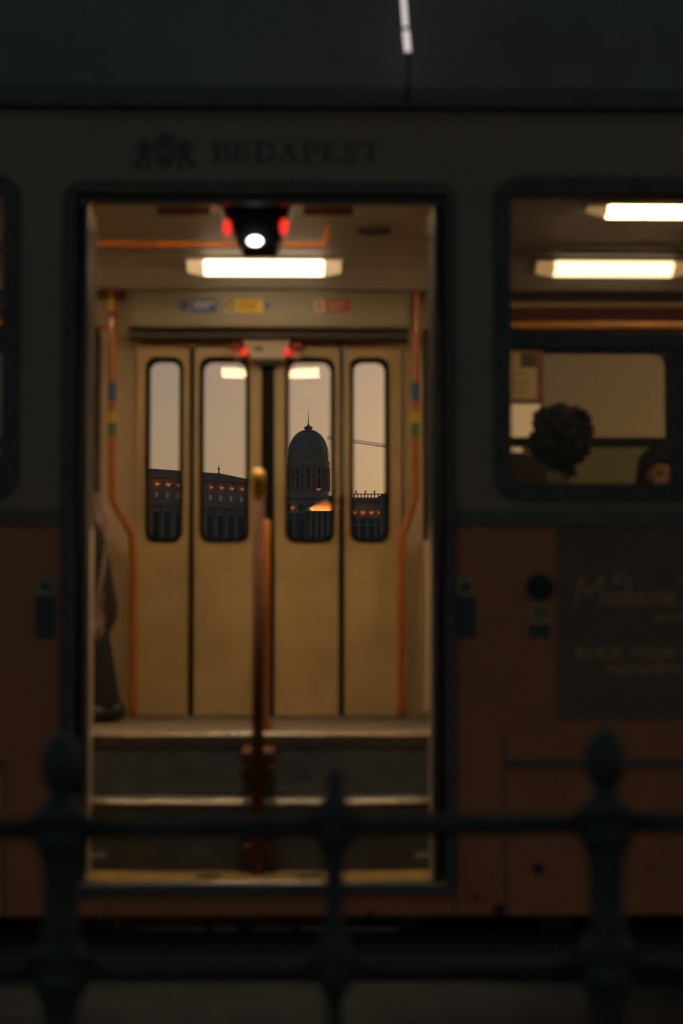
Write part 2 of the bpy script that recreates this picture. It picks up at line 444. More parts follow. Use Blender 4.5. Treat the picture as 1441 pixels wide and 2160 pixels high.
# portico with floodlit pediment
p0, p1 = PX(649, 595, 1070), PX(724, 595, 1070)
zb_, za_ = PZ(1079, 595), PZ(1053, 595)
pc = (p0 + p1) / 2
MB().prism([(p0 + .8, zb_ + .5), (p1 - .8, zb_ + .5), (pc, za_ - .5)], [], 595.45, 595.8).build('tympanum', M_drum, pal)
mb = MB()
mb.prism([(p0 - .6, zb_), (p1 + .6, zb_), (p1 + .6, zb_ + .48), (p0 - .6, zb_ + .48)], [], 595.0, 603.0)
mb.prism([(p0 - .6, zb_ + .5), (p0 + .9, zb_ + .5), (pc, za_ - .45), (p1 - .9, zb_ + .5), (p1 + .6, zb_ + .5), (pc, za_ + .35)], [], 595.1, 603.0)
mb.build('pediment', M_stone, pal)
me_c = MB().lathe([(0.75, 14), (0.62, zb_ - 1.2), (0.9, zb_ - 0.5), (0.9, zb_)], (0, 596.2, 0), 12).mesh('column'); me_c.materials.append(M_stone)
for i in range(6):
    o = link('column', me_c, None, pal); o.location.x = p0 + 0.9 + (p1 - p0 - 1.8) * i / 5
for i in range(9):
    o = link('cornice_lamp', mbl, None, pal); o.location = (p0 + .8 + (p1 - p0 - 1.6) * i / 8, 595.15, zb_ + .66); o.scale = (.35, .35, .35)
ld = bpy.data.lights.new('pediment_floodlight', 'AREA'); ld.shape = 'RECTANGLE'; ld.size = p1 - p0 - 2; ld.size_y = 0.25
ld.energy = 210; ld.color = (1.0, 0.36, 0.07)
lo = bpy.data.objects.new('pediment_floodlight', ld); COL.objects.link(lo); lo.parent = pal
lo.matrix_parent_inverse = Matrix.Translation(-pal.location)
lo.location = (pc, 594.7, zb_ + 0.55); lo.rotation_euler = Vector((0, -0.8, -0.6)).to_track_quat('Z', 'Y').to_euler()
# drum and dome
dc = Q(650.5, 1000, 618); k = 618 / FPX
rd = 42.5 * k
zd0, zd1 = PZ(1052, 618), PZ(966, 618)
MB().lathe([(rd * 1.02, ztop - 1 - zd0), (rd * 1.02, 2), (rd * .97, 2.2), (rd * .97, zd1 - zd0 - 3.4), (rd * 1.05, zd1 - zd0 - 3.0), (rd * 1.07, zd1 - zd0 - 1.0), (rd * 1.0, zd1 - zd0 - .8), (rd * 1.0, zd1 - zd0)], (dc.x, dc.y, zd0), 48).build('drum', M_drum, pal)
h = PZ(907, 618) - zd1
prof = [(rd * 1.01, 0), (rd * 1.0, h * .06)]
for i in range(1, 15):
    a = R(90 * i / 15); prof.append((rd * (math.cos(a) ** 0.92), h * .06 + h * .94 * math.sin(a)))
prof.append((rd * .14, h))
MB().lathe(prof, (dc.x, dc.y, zd1), 48).build('dome', M_copper, pal, smooth=True)
for i in range(24):
    a = 2 * math.pi * (i + .5) / 24
    if i % 2 == 0:
        pts = [(dc.x + (r_ + .04) * math.cos(a), dc.y + (r_ + .04) * math.sin(a), zd1 + hh) for r_, hh in prof]
        MB().tube(pts, 0.16, 5).build('dome_rib', M_copper, pal)
    o = MB().tube([(dc.x + rd * 1.03 * math.cos(a), dc.y + rd * 1.03 * math.sin(a), zd0 + 2.2), (dc.x + rd * 1.03 * math.cos(a), dc.y + rd * 1.03 * math.sin(a), zd1 - 3.2)], 0.38, 8).build('drum_column', M_drum, pal)
    a2 = 2 * math.pi * i / 24
    if i % 2: continue
    c = Vector((dc.x + rd * .975 * math.cos(a2), dc.y + rd * .975 * math.sin(a2), 0))
    t = Vector((-math.sin(a2), math.cos(a2), 0)); nn = Vector((math.cos(a2), math.sin(a2), 0))
    for z0, z1, hw in ((zd0 + 3.0, zd0 + 6.2, .6), (zd1 - 5.2, zd1 - 3.9, .45)):
        vs = [c + t * s + nn * w + Vector((0, 0, z)) for s in (-hw, hw) for w in (-.1, .12) for z in (z0, z1)]
        MB().add(vs, [(0, 1, 3, 2), (4, 6, 7, 5), (0, 4, 5, 1), (2, 3, 7, 6), (0, 2, 6, 4), (1, 5, 7, 3)]).build('window', M_pwin, pal)
zl_ = PZ(909, 618)
MB().lathe([(.75, 0), (.62, .45), (.70, .55), (1.15, .75), (1.32, 1.05), (1.30, 1.40), (1.0, 1.62), (.55, 1.75), (.42, 2.1), (.2, 2.3)], (dc.x, dc.y, zl_ - .25), 16).build('lantern', M_copper, pal)
MB().lathe([(.20, 0), (.13, 1.4), (.22, 1.55), (.10, 1.75), (.05, PZ(866, 618) - zl_ - 2.0)], (dc.x, dc.y, zl_ + 2.0), 8).build('spire', M_copper, pal)
tag(pal, 'dark domed palace with orange cornice lamps and floodlit pediment on the hill', 'palace')

# ------------------------------------------------------------------ tower crane beyond the palace
cr = empty('tower_crane', (PX(905, 690), 690.0, 18.0))
z0, z1 = PZ(931, 690), PZ(945, 690)
zj = PZ(953, 690); xm = PX(905, 690); xt = PX(690, 690)
def lattice(mb, a, b, w, n, r=0.09):
    a, b = Vector(a), Vector(b); d = (b - a).normalized()
    up = Vector((0, 0, 1)) if abs(d.z) < .9 else Vector((0, 1, 0)); s = d.cross(up).normalized(); up = s.cross(d).normalized()
    ch = [up * w * .55, -up * w * .35 + s * w * .5, -up * w * .35 - s * w * .5] if abs(d.z) < .9 else [up * w / 2 + s * w / 2, up * w / 2 - s * w / 2, -up * w / 2 - s * w / 2, -up * w / 2 + s * w / 2]
    for c in ch: mb.tube([a + c, b + c], r * 1.4, 5)
    L = (b - a).length
    for i in range(n):
        for j in range(len(ch)):
            c0, c1 = ch[j], ch[(j + 1) % len(ch)]
            mb.tube([a + d * L * i / n + c0, a + d * L * (i + 1) / n + c1], r, 4)
    return mb
lattice(MB(), (xm, 690, 14), (xm, 690, zj + .5), 1.6, 22, .1).build('mast', M_crane, cr)
lattice(MB(), (xt, 690, PZ(923, 690)), (xm, 690, PZ(953, 690)), 1.0, 44, .055).build('jib', M_crane, cr)
lattice(MB(), (xm, 690, zj + .3), (xm + 11, 690, zj), 1.3, 8, .08).build('counter_jib', M_crane, cr)
MB().box(xm + 8, xm + 11, 689.3, 690.7, zj - 2.6, zj - .8).build('counterweight', M_stone, cr)
lattice(MB(), (xm, 690, zj + .5), (xm, 690, zj + 5), 1.0, 4, .08).build('tower_head', M_crane, cr)
mb = MB(); mb.tube([(xm, 690, zj + 5), (xm - 18, 690, zj + 1.6)], .05, 4); mb.tube([(xm, 690, zj + 5), (xm + 9, 690, zj + .8)], .05, 4)
mb.build('tie_cable', M_crane, cr)
MB().box(xm - 1.9, xm - .9, 688.4, 689.6, zj - 1.8, zj).build('cab', M_pwin, cr)
tag(cr, 'distant tower crane whose thin jib crosses the rightmost door pane', 'crane')

# ================================================================== TRACK
for y in (8.53, 9.965):
    tr = MB().prism([(y - .075, -.012), (y + .075, -.012), (y + .075, .01), (y + .02, .02), (y + .035, .10), (y - .035, .10), (y - .02, .02), (y - .075, .01)], [], -60, 60)
    tr.v = [(yy, x, z) for x, yy, z in tr.v]
    tag(tr.build('rail', M_steel), 'steel tram rail under the ' + ('near' if y < 9 else 'far') + ' side of the tram', 'rail', 'tram rails')

# ================================================================== TRAM
tram = empty('tram', (0, 9.25, 0))
YS, YF = 8.0, 10.5
XL, XR = -6.0, 6.0
fl = 0.89                                          # saloon floor height
dX0, dX1 = PX(183, YS), PX(915, YS)                # clear door opening
fX0, fX1 = PX(128, YS), PX(962, YS)                # outer edge of door surround
zDtop, zDbot = PZ(428, YS), PZ(1862, YS)
zFtop = PZ(384, YS)
zU0, zU1 = PZ(1074, YS), PZ(236, YS)               # cream panel
zB0 = PZ(1110, YS)                                 # band bottom
zS = PZ(1932, YS)                                  # skirt bottom
wz0, wz1 = PZ(1056, YS), PZ(370, YS)               # window outer frame
wR = [(PX(1043, YS) + i * 1.70, PX(1043, YS) + i * 1.70 + 1.50) for i in range(3)]
wL = [(PX(38, YS) - 1.50 - i * 1.70, PX(38, YS) - i * 1.70) for i in range(3)]
wins = [w for w in wR + wL if w[1] < XR - .1 and w[0] > XL + .1]
# near side
r = 0.07
arc = [(fX0 + r - r * math.cos(R(90 * i / 6)), zFtop - r + r * math.sin(R(90 * i / 6))) for i in range(7)]
arc2 = [(fX1 - r + r * math.sin(R(90 * i / 6)), zFtop - r + r * math.cos(R(90 * i / 6))) for i in range(7)]
poly = [(XL, zU0), (fX0, zU0)] + arc + arc2 + [(fX1, zU0), (XR, zU0), (XR, zU1), (XL, zU1)]
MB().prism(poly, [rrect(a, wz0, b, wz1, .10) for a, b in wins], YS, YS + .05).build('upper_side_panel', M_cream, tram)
poly = [(XL, zS), (XR, zS), (XR, zB0), (fX1, zB0), (fX1, zDbot - .012), (fX0, zDbot - .012), (fX0, zB0), (XL, zB0)]
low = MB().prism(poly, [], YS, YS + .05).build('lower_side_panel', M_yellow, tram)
for a, b in ((XL, fX0), (fX1, XR)):
    MB().box(a, b, YS - .012, YS + .05, zB0 + .0005, zU0 - .0005).build('waist_band', M_band, tram, bevel=.006)
# seams and hatches on the lower panel
sx = PX(1063, YS)
MB().box(sx - .004, sx + .004, YS - .003, YS - .0005, zS, PZ(1545, YS)).build('panel_seam', M_band, tram)
MB().prism([(sx + .006, PZ(1618, YS)), (XR - .5, PZ(1618, YS)), (XR - .5, PZ(1602, YS)), (sx + .006, PZ(1602, YS))], [], YS - .016, YS - .0005).build('hatch_rail', M_band, tram)
sx2 = PX(16, YS)
MB().box(sx2 - .004, sx2 + .004, YS - .003, YS - .0005, zS, PZ(1605, YS)).build('panel_seam', M_band, tram)
MB().prism([(XL + .5, PZ(1616, YS)), (sx2 - .006, PZ(1616, YS)), (sx2 - .006, PZ(1604, YS)), (XL + .5, PZ(1604, YS))], [], YS - .012, YS - .0005).build('hatch_rail', M_band, tram)
sx3 = PX(958, YS)
MB().box(sx3 - .003, sx3 + .003, YS - .0035, YS - .0006, zS, PZ(1862, YS)).build('panel_seam', M_band, tram)
for px, py, rr in ((1135, 1832, 10), (1003, 1892, 6), (1052, 1918, 11), (1165, 1945, 7), (780, 1925, 5)):
    c = P(px, py, YS)
    MB().lathe([(rr / 543, -.012), (rr / 543, -.004), (rr / 620, 0)], (c.x, YS, c.z), 14, 'Y').build('panel_lock', M_dark, tram)
# door surround
def ring(ox0, oz0, ox1, oz1, t, rr, y0, y1, ri=None):
    return MB().prism(rrect(ox0, oz0, ox1, oz1, rr), [rrect(ox0 + t, oz0 + t, ox1 - t, oz1 - t, ri if ri else max(.005, rr - t))], y0, y1)
mb = MB().prism([(fX0 + .001, zDbot), (fX0 + .001, zFtop - r)] + [(x + (.001 if x < 0 else -.001), z - .001) for x, z in arc[1:] + arc2[:-1]] + [(fX1 - .001, zFtop - r), (fX1 - .001, zDbot), (dX1 + .045, zDbot), (dX1 + .045, zDtop + .03), (dX0 - .045, zDtop + .03), (dX0 - .045, zDbot)], [], YS - .022, YS + .04)
mb.build('door_surround_rubber', M_rub, tram, bevel=.004)
mb = MB()
mb.prism([(dX0 - .044, zDbot + .001), (dX0 - .044, zDtop + .029), (dX1 + .044, zDtop + .029), (dX1 + .044, zDbot + .001), (dX1, zDbot + .001), (dX1, zDtop), (dX0, zDtop), (dX0, zDbot + .001)], [], YS + .005, YS + .075)
mb.build('door_frame', M_frame, tram, bevel=.006)
for x in (dX0 - .030, dX1 + .030):
    MB().tube([(x, YS - .004, zDbot + .05), (x, YS - .004, zDtop - .02)], .008, 8).build('door_frame_trim', M_frame, tram, smooth=True)
MB().box(fX0 + .02, fX1 - .02, YS - .03, YS - .0225, PZ(410, YS), PZ(396, YS)).build('drip_strip', M_gutter, tram)
# side windows near
def side_window(a, b):
    w = ring(a, wz0, b, wz1, .068, .105, YS - .014, YS + .066, .06).build('window', M_rub, tram, bevel=.006)
    MB().prism(rrect(a + .062, wz0 + .05, b - .062, wz1 - .062, .06), [], YS + .022, YS + .027).build('pane', G_near, w)
    MB().box(a + .06, b - .06, YS - .006, YS + .045, PZ(735, YS), PZ(701, YS)).build('transom', M_rub, w, bevel=.006)
    xs_ = a + (PX(1436, YS) - PX(1043, YS))
    MB().box(xs_ - .040, xs_ + .040, YS - .004, YS + .043, wz0 + .05, PZ(735, YS) - .001).build('sash_mullion', M_rub, w, bevel=.006)
for a, b in wins: side_window(a, b)
# gutter + roof
prof = [(YS + .05, zU1 + .002), (YS - .018, zU1 + .004), (YS - .030, zU1 + .02), (YS - .030, PZ(200, YS)), (YS - .012, PZ(184, YS)), (YS + .05, PZ(182, YS))]
MB().sweep(prof, XL, XR).build('gutter', M_gutter, tram)
MB().box(XL, XR, YS - .008, YS + .0, zU1 - .022, zU1 - .006).build('gutter_moulding', M_cream, tram, bevel=.003)
z180 = PZ(183, YS)
prof = [(YS + .012, z180), (YS + .02, z180 + .25), (YS + .05, z180 + .50), (YS + .12, z180 + .62), (YS + .30, z180 + .70)]
prof = prof + [(2 * 9.25 - y, z) for y, z in reversed(prof)]
MB().sweep(prof, XL, XR, 12).build('roof', M_roof, tram)
for x in (XL - .04, XR - .02):
    MB().box(x, x + .06, YS + .052, YF - .052, .5, z180 + .1).build('end_wall', M_yellow, tram)
# ------------------------------------------------ interior shell
sY1, sY2 = 8.36, 8.66                              # nosing of middle step, floor edge
z1s, z2s = PZ(1857, 8.06), PZ(1691, sY1)
fl = PZ(1548, sY2)
MB().box(XL + .05, dX0 - .06, YS + .06, YF - .06, fl - .05, fl).build('floor', M_floor, tram)
MB().box(dX1 + .06, XR - .05, YS + .06, YF - .06, fl - .05, fl).build('floor', M_floor, tram)
MB().box(dX0 - .0595, dX1 + .0595, sY2 + .012, YF - .06, fl - .05, fl - .0005).build('floor', M_floor, tram)
MB().tube([(dX0 - .02, sY2 + .002, fl - .005), (dX1 + .02, sY2 + .002, fl - .005)], .0085, 14).build('floor_nosing', M_alu, tram, smooth=True)
MB().box(dX0 - .04, dX1 + .04, sY2 + .012, sY2 + .03, z2s - .02, fl - .051).build('step_riser', M_riser, tram)
# middle step: front edge bowed like the worn original
mX0, mX1 = dX0 - .03, dX1 + .03
def bow(y, d): return [(mX0, y + d), (mX0 + .10, y + d * .95), (mX0 + .26, y + d * .15), (mX0 + .40, y), (mX1 - .40, y), (mX1 - .26, y + d * .15), (mX1 - .10, y + d * .95), (mX1, y + d)]
def flat(poly, z0, z1):
    mb = MB().prism(poly, [], z0, z1); mb.v = [(x, z, y) for x, y, z in mb.v]; return mb
b1 = bow(sY1, .05)
flat([(x, y + .022) for x, y in b1] + [(mX1, sY2 + .011), (mX0, sY2 + .011)], z2s - .02, z2s - .002).build('step_tread', M_riser, tram)
MB().tube([(x, y + .012, z2s - .006) for x, y in b1], .0095, 14).build('step_nosing', M_alu, tram, smooth=True)
flat([(x, y + .012) for x, y in b1] + [(x, y + .03) for x, y in reversed(b1)], z1s, z2s - .0205).build('step_riser', M_riser, tram)
MB().tube([(dX0 + .3, sY2 + .004, z2s + .03), (dX1 - .3, sY2 + .004, z2s + .03)], .003, 6).build('step_trim', M_frame, tram)
MB().box(mX0, mX1, YS + .077, sY1 + .10, z1s - .03, z1s - .002).build('step_tread', M_stepyel, tram)
MB().box(dX0 + .001, dX1 - .001, YS + .024, YS + .0765, z1s - .03, z1s - .003).build('step_tread_edge', M_stepyel, tram)
MB().tube([(dX0 + .002, YS + .016, z1s - .006), (dX1 - .002, YS + .016, z1s - .006)], .0095, 14).build('step_nosing', M_alu, tram, smooth=True)
MB().box(fX0 + .002, fX1 - .002, YS - .02, YS + .004, PZ(1890, YS), PZ(1864, YS)).build('door_sill', M_rub, tram, bevel=.004)
for px in (440, 650):
    c = P(px, 1841, 8.19)
    mbx = MB().prism(disc(c.x, 8.19, .055, .04), [], z1s - .0018, z1s + .006); mbx.v = [(x, z, y) for x, y, z in mbx.v]
    mbx.build('step_drain', M_dark, tram)
# side cheeks of the step well
for x in (dX0 - .082, dX1 + .064):
    MB().box(x, x + .018, YS + .077, sY2 + .4, z1s - .03, fl + .0).build('step_cheek', M_inner, tram)
# ceiling: flat then coved down to the far header
zc = PZ(486, 9.25)
CP = [(YS + .06, zc - .10), (8.25, zc - .03), (8.45, zc), (9.62, zc), (9.80, zc - .012), (9.95, zc - .055), (10.04, zc - .11), (10.079, PZ(612, 10.1))]
mb = MB().sweep(CP, XL + .06, XR - .06, 8); mb.sweep([(y, z + .03) for y, z in CP], XL + .06, XR - .06, 8)
mb.build('ceiling', M_ceil, tram)
# far wall
fY = 10.34
jX0, jX1 = PX(287, 10.3), PX(849, 10.3)
zJ = PZ(716, 10.3)
zW1, zW0 = PZ(737, fY), PZ(1075, fY)
fwR = [(PX(1052, fY), PX(1417, fY)), (PX(1447, fY), PX(1447, fY) + 1.42), (PX(1447, fY) + 1.56, PX(1447, fY) + 2.98)]
fwL = [(PX(160, fY) - 1.42, PX(160, fY)), (PX(160, fY) - 2.98, PX(160, fY) - 1.56)]
zUf = PZ(560, fY)
poly = [(XL, .18), (jX0, .18), (jX0, zJ), (jX1, zJ), (jX1, .18), (XR, .18), (XR, zUf), (XL, zUf)]
MB().prism(poly, [rrect(a, zW0, b, zW1, .06) for a, b in fwR + fwL], fY, YF).build('far_side_wall', M_inner, tram)
for i, (a, b) in enumerate(fwR + fwL):
    w = ring(a - .012, zW0 - .012, b + .012, zW1 + .03, .03, .05, fY - .02, fY + .03).build('window', M_rubin, tram, bevel=.004)
    zb0, zb1 = PZ(942, fY), PZ(922, fY)
    MB().box(a + .0, b - .0, fY - .03, fY + .02, zb0, zb1).build('transom', M_rubin, w, bevel=.004)
    mid = PX(1146, fY) if i == 0 else (a + b) / 2
    MB().box(a - .005, mid - .001, fY + .04, fY + .044, zb1 - .01, zW1).build('pane', G_pane, w)
    MB().box(mid + .001, b + .005, fY + .046, fY + .050, zb1 - .01, zW1).build('tinted_pane', G_tint, w)
    MB().box(a - .005, mid - .10, fY + .04, fY + .044, zW0, zb0 + .01).build('pane', G_pane, w)
    MB().box(mid - .098, b + .005, fY + .046, fY + .050, zW0, zb0 + .01).build('tinted_pane', G_low, w)
    MB().box(mid - .006, mid + .006, fY + .032, fY + .039, zb1, zW1).build('sash_edge', M_frame, w)
for a, b in ((XL + .07, jX0 - .30), (jX1 + .36, XR - .07)):
    MB().box(a, b, fY - .035, fY - .0205, PZ(734, fY), PZ(688, fY)).build('window_header', M_rubin, tram, bevel=.004)
    MB().sweep([(fY - .036, PZ(690, fY)), (10.24, PZ(664, 10.24)), (10.18, PZ(646, 10.18))], a, b).build('valance', M_brown, tram)
    MB().box(a, b, 9.64, 9.66, zc - .03, zc - .006).build('ceiling_conduit', M_dark, tram)
    yh = 9.78
    x0, x1 = a, b
    zh = PZ(684, yh)
    MB().tube([(x0, yh, zh), (x1, yh, zh)], .016, 12).build('overhead_handrail', M_litrail, tram, smooth=True)
    for q in range(3):
        xx = x0 + .02 + q * (x1 - x0 - .04) / 2
        MB().tube([(xx, yh, zh), (xx, yh + .02, zc - .04)], .010, 8).build('handrail_bracket', M_orange, tram)
# header box over far door with notices
hX0, hX1 = PX(266, 10.08), PX(868, 10.08)
hz0, hz1 = PZ(690, 10.08), PZ(614, 10.08)
MB().box(hX0, hX1, 10.08, fY - .001, hz0, hz1).build('door_header_box', M_head, tram, bevel=.006)
MB().box(hX0 + .01, hX1 - .01, 10.15, fY - .001, PZ(716, 10.2), hz0 - .001).build('door_mechanism_cover', M_dark, tram)
for px in (275, 860): MB().box(PX(px, 10.07), PX(px, 10.07) + .004, 10.076, 10.0795, hz0 + .01, hz1 - .01).build('header_seam', M_frame, tram)
def sticker(shape, y, m, parent=None, name='sticker', t=.002): return MB().prism(shape, [], y - t, y - .0004).build(name, m, parent or tram)
def prect(px0, py0, px1, py1, Y): a = P(px0, py1, Y); b = P(px1, py0, Y); return [(a.x, a.z), (b.x, a.z), (b.x, b.z), (a.x, b.z)]
hy = 10.08
def pdisc(px, py, rx, rz, Y): c = P(px, py, Y); return disc(c.x, c.z, rx * Y / FPX, rz * Y / FPX)
s = sticker(prect(403, 633, 457, 658, hy), hy, M_blue, name='blue_notice')
sticker(prect(408, 638, 452, 641, hy), hy - .002, M_white, s, 'print_line', .001); sticker(prect(408, 646, 440, 649, hy), hy - .002, M_white, s, 'print_line', .001)
s = sticker(pdisc(388, 645, 10.5, 12.5, hy), hy, M_blue, name='blue_pictogram')
sticker(pdisc(388, 645, 4, 5, hy), hy - .002, M_teal, s, 'pictogram_dot', .001)
s = sticker(prect(475, 631, 497, 658, hy), hy, M_paper, name='pictogram_notice')
sticker(pdisc(486, 644, 9.5, 11, hy), hy - .002, M_dark, s, 'pictogram_dot', .001)
sticker(pdisc(486, 644, 5, 6, hy), hy - .003, M_yel, s, 'pictogram_centre', .001)
s = sticker(prect(497.5, 631, 555, 658, hy), hy, M_yel, name='yellow_notice')
for q in range(4): sticker(prect(503, 636 + q * 5, 548 - (q % 2) * 9, 638 + q * 5, hy), hy - .002, M_brown, s, 'print_line', .001)
sticker(pdisc(563, 645, 6, 7, hy), hy, M_blue, name='blue_dot')
s = sticker(prect(664, 633, 685, 658, hy), hy, M_paper, name='pictogram_notice')
sticker(prect(670, 637, 677, 654, hy), hy - .002, M_redf, s, 'pictogram_bar', .001)
s = sticker(prect(687, 631, 738, 658, hy), hy, M_redf, name='red_notice')
for q in range(3): sticker(prect(693, 637 + q * 6, 731 - q * 6, 639 + q * 6, hy), hy - .002, M_paper, s, 'print_line', .001)
# far door leaves
yd = 10.29
cuts = [(289, 398, 306, 386), (409, 551, 420, 526), (580, 715, 601, 706), (726, 847, 738, 821)]
zl0, zl1 = fl + .004, PZ(718, yd)
pz0, pz1 = PZ(1144, yd), PZ(754, yd)
leaves = []
for a, b, c, d in cuts:
    xs = [PX(q, yd) for q in (a, b, c, d)]
    lf = MB().prism([(xs[0], zl0), (xs[1], zl0), (xs[1], zl1), (xs[0], zl1)], [rrect(xs[2] + .008, pz0 + .008, xs[3] - .008, pz1 - .008, .045)], yd, yd + .05).build('door_leaf', M_door, tram, bevel=.004)
    ring(xs[2], pz0, xs[3], pz1, .021, .055, yd - .012, yd + .062, .045).build('window_seal', M_rubin, lf, bevel=.004)
    mbp = MB().prism(rrect(xs[2] + .015, pz0 + .015, xs[3] - .015, pz1 - .015, .04), [], -.002, .002)
    zc_ = (pz0 + pz1) / 2; th = R(4.0)
    mbp.v = [(x, yd + .025 + y * math.cos(th) + (z - zc_) * math.sin(th), zc_ + (z - zc_) * math.cos(th) - y * math.sin(th)) for x, y, z in mbp.v]
    mbp.build('pane', G_pane, lf)
    leaves.append(lf)
for px, w in ((403.5, 9), (565, 25), (720.5, 9)):
    x = PX(px, yd); hw = w / 2 * yd / FPX
    MB().box(x - hw, x + hw, yd - .012, yd + .045, zl0, zl1 - .012).build('door_gasket', M_rubin, tram, bevel=.004)
for px in (577, 553):
    MB().box(PX(px, yd) - .006, PX(px, yd) + .006, yd - .004, yd + .04, zl0 + .01, zl1 - .014).build('door_edge_strip', M_frame, tram)
for px in (407, 720):
    c = P(px, 729, yd)
    MB().ball((c.x, yd - .03, c.z), .016, .016, .016).build('hinge_knob', M_alu, tram, smooth=True)
    MB().box(c.x - .012, c.x + .012, yd - .022, yd - .001, c.z - .025, c.z + .012).build('hinge_bracket', M_dark, tram)
for px in (312, 352, 440, 690, 765, 820):
    c = P(px, 731, yd); MB().box(c.x - .02, c.x + .02, yd - .006, yd - .0006, c.z - .012, c.z + .008).build('hinge_plate', M_inner, tram)
# far-door warning unit
def unit(y, top, bot, red, redr, lens, m, dep):
    a = [P(top[0], top[2], y), P(top[1], top[2], y), P(bot[1], bot[2], y), P(bot[0], bot[2], y)]
    u = MB().prism([(q.x, q.z) for q in a], [], y, y + dep).build('door_warning_unit', m, tram, bevel=.006)
    for px, py in red:
        c = P(px, py, y - .01)
        sg = -1 if px < 560 else 1
        MB().ball((c.x, y + .004, c.z), redr[0], .020, redr[1]).build('red_lamp', E_red, u, smooth=True)
    for b in lens:
        MB().prism(prect(*b, y + .02), [], y + .02, y + .06).build('lens', M_redf if b[1] < 730 else M_orange, u, bevel=.006)  # red over orange pieces put the red lamps' glow into colour
    return u
u = unit(10.19, (508, 614, 713), (531, 599, 756), ((516, 741), (606, 741)), (.014, .020), ((489, 718, 509, 737), (615, 718, 638, 737), (493, 738, 513, 757), (611, 738, 633, 757)), M_white, .06)
sticker(prect(536, 729, 555, 741, 10.19), 10.19, M_frame, u, 'unit_label')
MB().prism([(P(531, 757, 10.2).x, P(531, 757, 10.2).z), (P(599, 757, 10.2).x, P(599, 757, 10.2).z), (P(585, 768, 10.2).x, P(585, 768, 10.2).z), (P(545, 768, 10.2).x, P(545, 768, 10.2).z)], [], 10.2, 10.26).build('unit_base', M_dark, tram)
# near-door mechanism, hanging unit seen from the back
u = unit(8.16, (462, 618, 428), (512, 583, 522), ((479, 479), (599, 477)), (.018, .035), (), M_unit, .22)
c = P(538, 508, 8.14)
MB().ball((c.x, 8.143, c.z), .030, .02, .019, 18, 10).build('step_lamp', E_cool, u, smooth=True)
sl = bpy.data.lights.new('step_light', 'SPOT'); sl.energy = 38.0; sl.color = (1.0, 0.90, 0.82); sl.spot_size = R(74); sl.spot_blend = .6; sl.shadow_soft_size = .02
so = bpy.data.objects.new('step_light', sl); COL.objects.link(so); so.parent = u; so.location = (c.x, 8.115, c.z - .02)
so.rotation_euler = (R(9), 0, 0)
MB().box(dX0 - .02, dX1 + .02, YS + .078, 8.25, PZ(429, 8.25), PZ(429, 8.25) + .10).build('door_mechanism_cover', M_dark, tram)
for a, b in ((330, 445), (640, 745)):
    MB().prism(prect(a, 436, b, 452, 8.3), [], 8.3, 8.32).build('red_glow_strip', M_brown, tram)  # dull red strips paint the red lamps' glow reflected on the beam
# ceiling lamps
def lamp(cx, y, z, tilt, L=.745, W=.115, em=None):
    o = empty('ceiling_lamp', parent=tram); em = em or E_lamp
    def T(v):
        x, yy, zz = v; return (cx + x, y + yy * math.cos(tilt) - zz * math.sin(tilt), z + yy * math.sin(tilt) + zz * math.cos(tilt))
    for sg in (-1, 1):                               # tapered end pieces
        vs_ = [(sg * L / 2, -W / 2, 0), (sg * L / 2, W / 2, 0), (sg * (L / 2 - .085), -W / 2, 0), (sg * (L / 2 - .085), W / 2, 0), (sg * (L / 2 - .085), -W / 2 + .012, -.028), (sg * (L / 2 - .085), W / 2 - .012, -.028)]
        MB().add([T(v) for v in vs_], [(0, 1, 3, 2), (0, 2, 4), (1, 5, 3), (0, 4, 5, 1), (2, 3, 5, 4)]).build('diffuser_end', E_rim, o)
    a_ = L / 2 - .086
    prof_ = [(-W / 2, 0), (-W / 2 + .004, -.016), (-W / 2 + .020, -.028), (W / 2 - .020, -.028), (W / 2 - .004, -.016), (W / 2, 0)]
    n_ = len(prof_)
    mb = MB().add([T((x, yy, zz)) for x in (-a_, a_) for yy, zz in prof_], [(q, q + 1, q + 1 + n_, q + n_) for q in range(n_ - 1)] + [tuple(range(n_)), tuple(range(2 * n_ - 1, n_ - 1, -1)), (0, n_, 2 * n_ - 1, n_ - 1)])
    mb.build('diffuser', em, o)
    mb = MB().add([T((sx * (L / 2 + .012), sy * (W / 2 + .012), zz)) for zz in (.022, .002) for sx, sy in ((-1, -1), (1, -1), (1, 1), (-1, 1))], [(0, 1, 2, 3), (7, 6, 5, 4), (0, 4, 5, 1), (1, 5, 6, 2), (2, 6, 7, 3), (3, 7, 4, 0)])
    mb.build('housing', M_ceil, o)
xv = PX(557, 9.85, 570)
for i in range(-3, 4):
    x = xv + 1.692 * i
    if XL + .5 < x < XR - .5: lamp(x, 9.88, zc - .056, R(-22))
    xn = PX(1424, 8.6, 440) + 1.692 * (i - 1)
    if i != 0 and XL + .5 < xn < XR - .5: lamp(xn, 8.60, zc - .03, 0.0, em=E_near)
lamp(xv, 8.47, zc - .004, 0.0, W=.135, em=E_near)
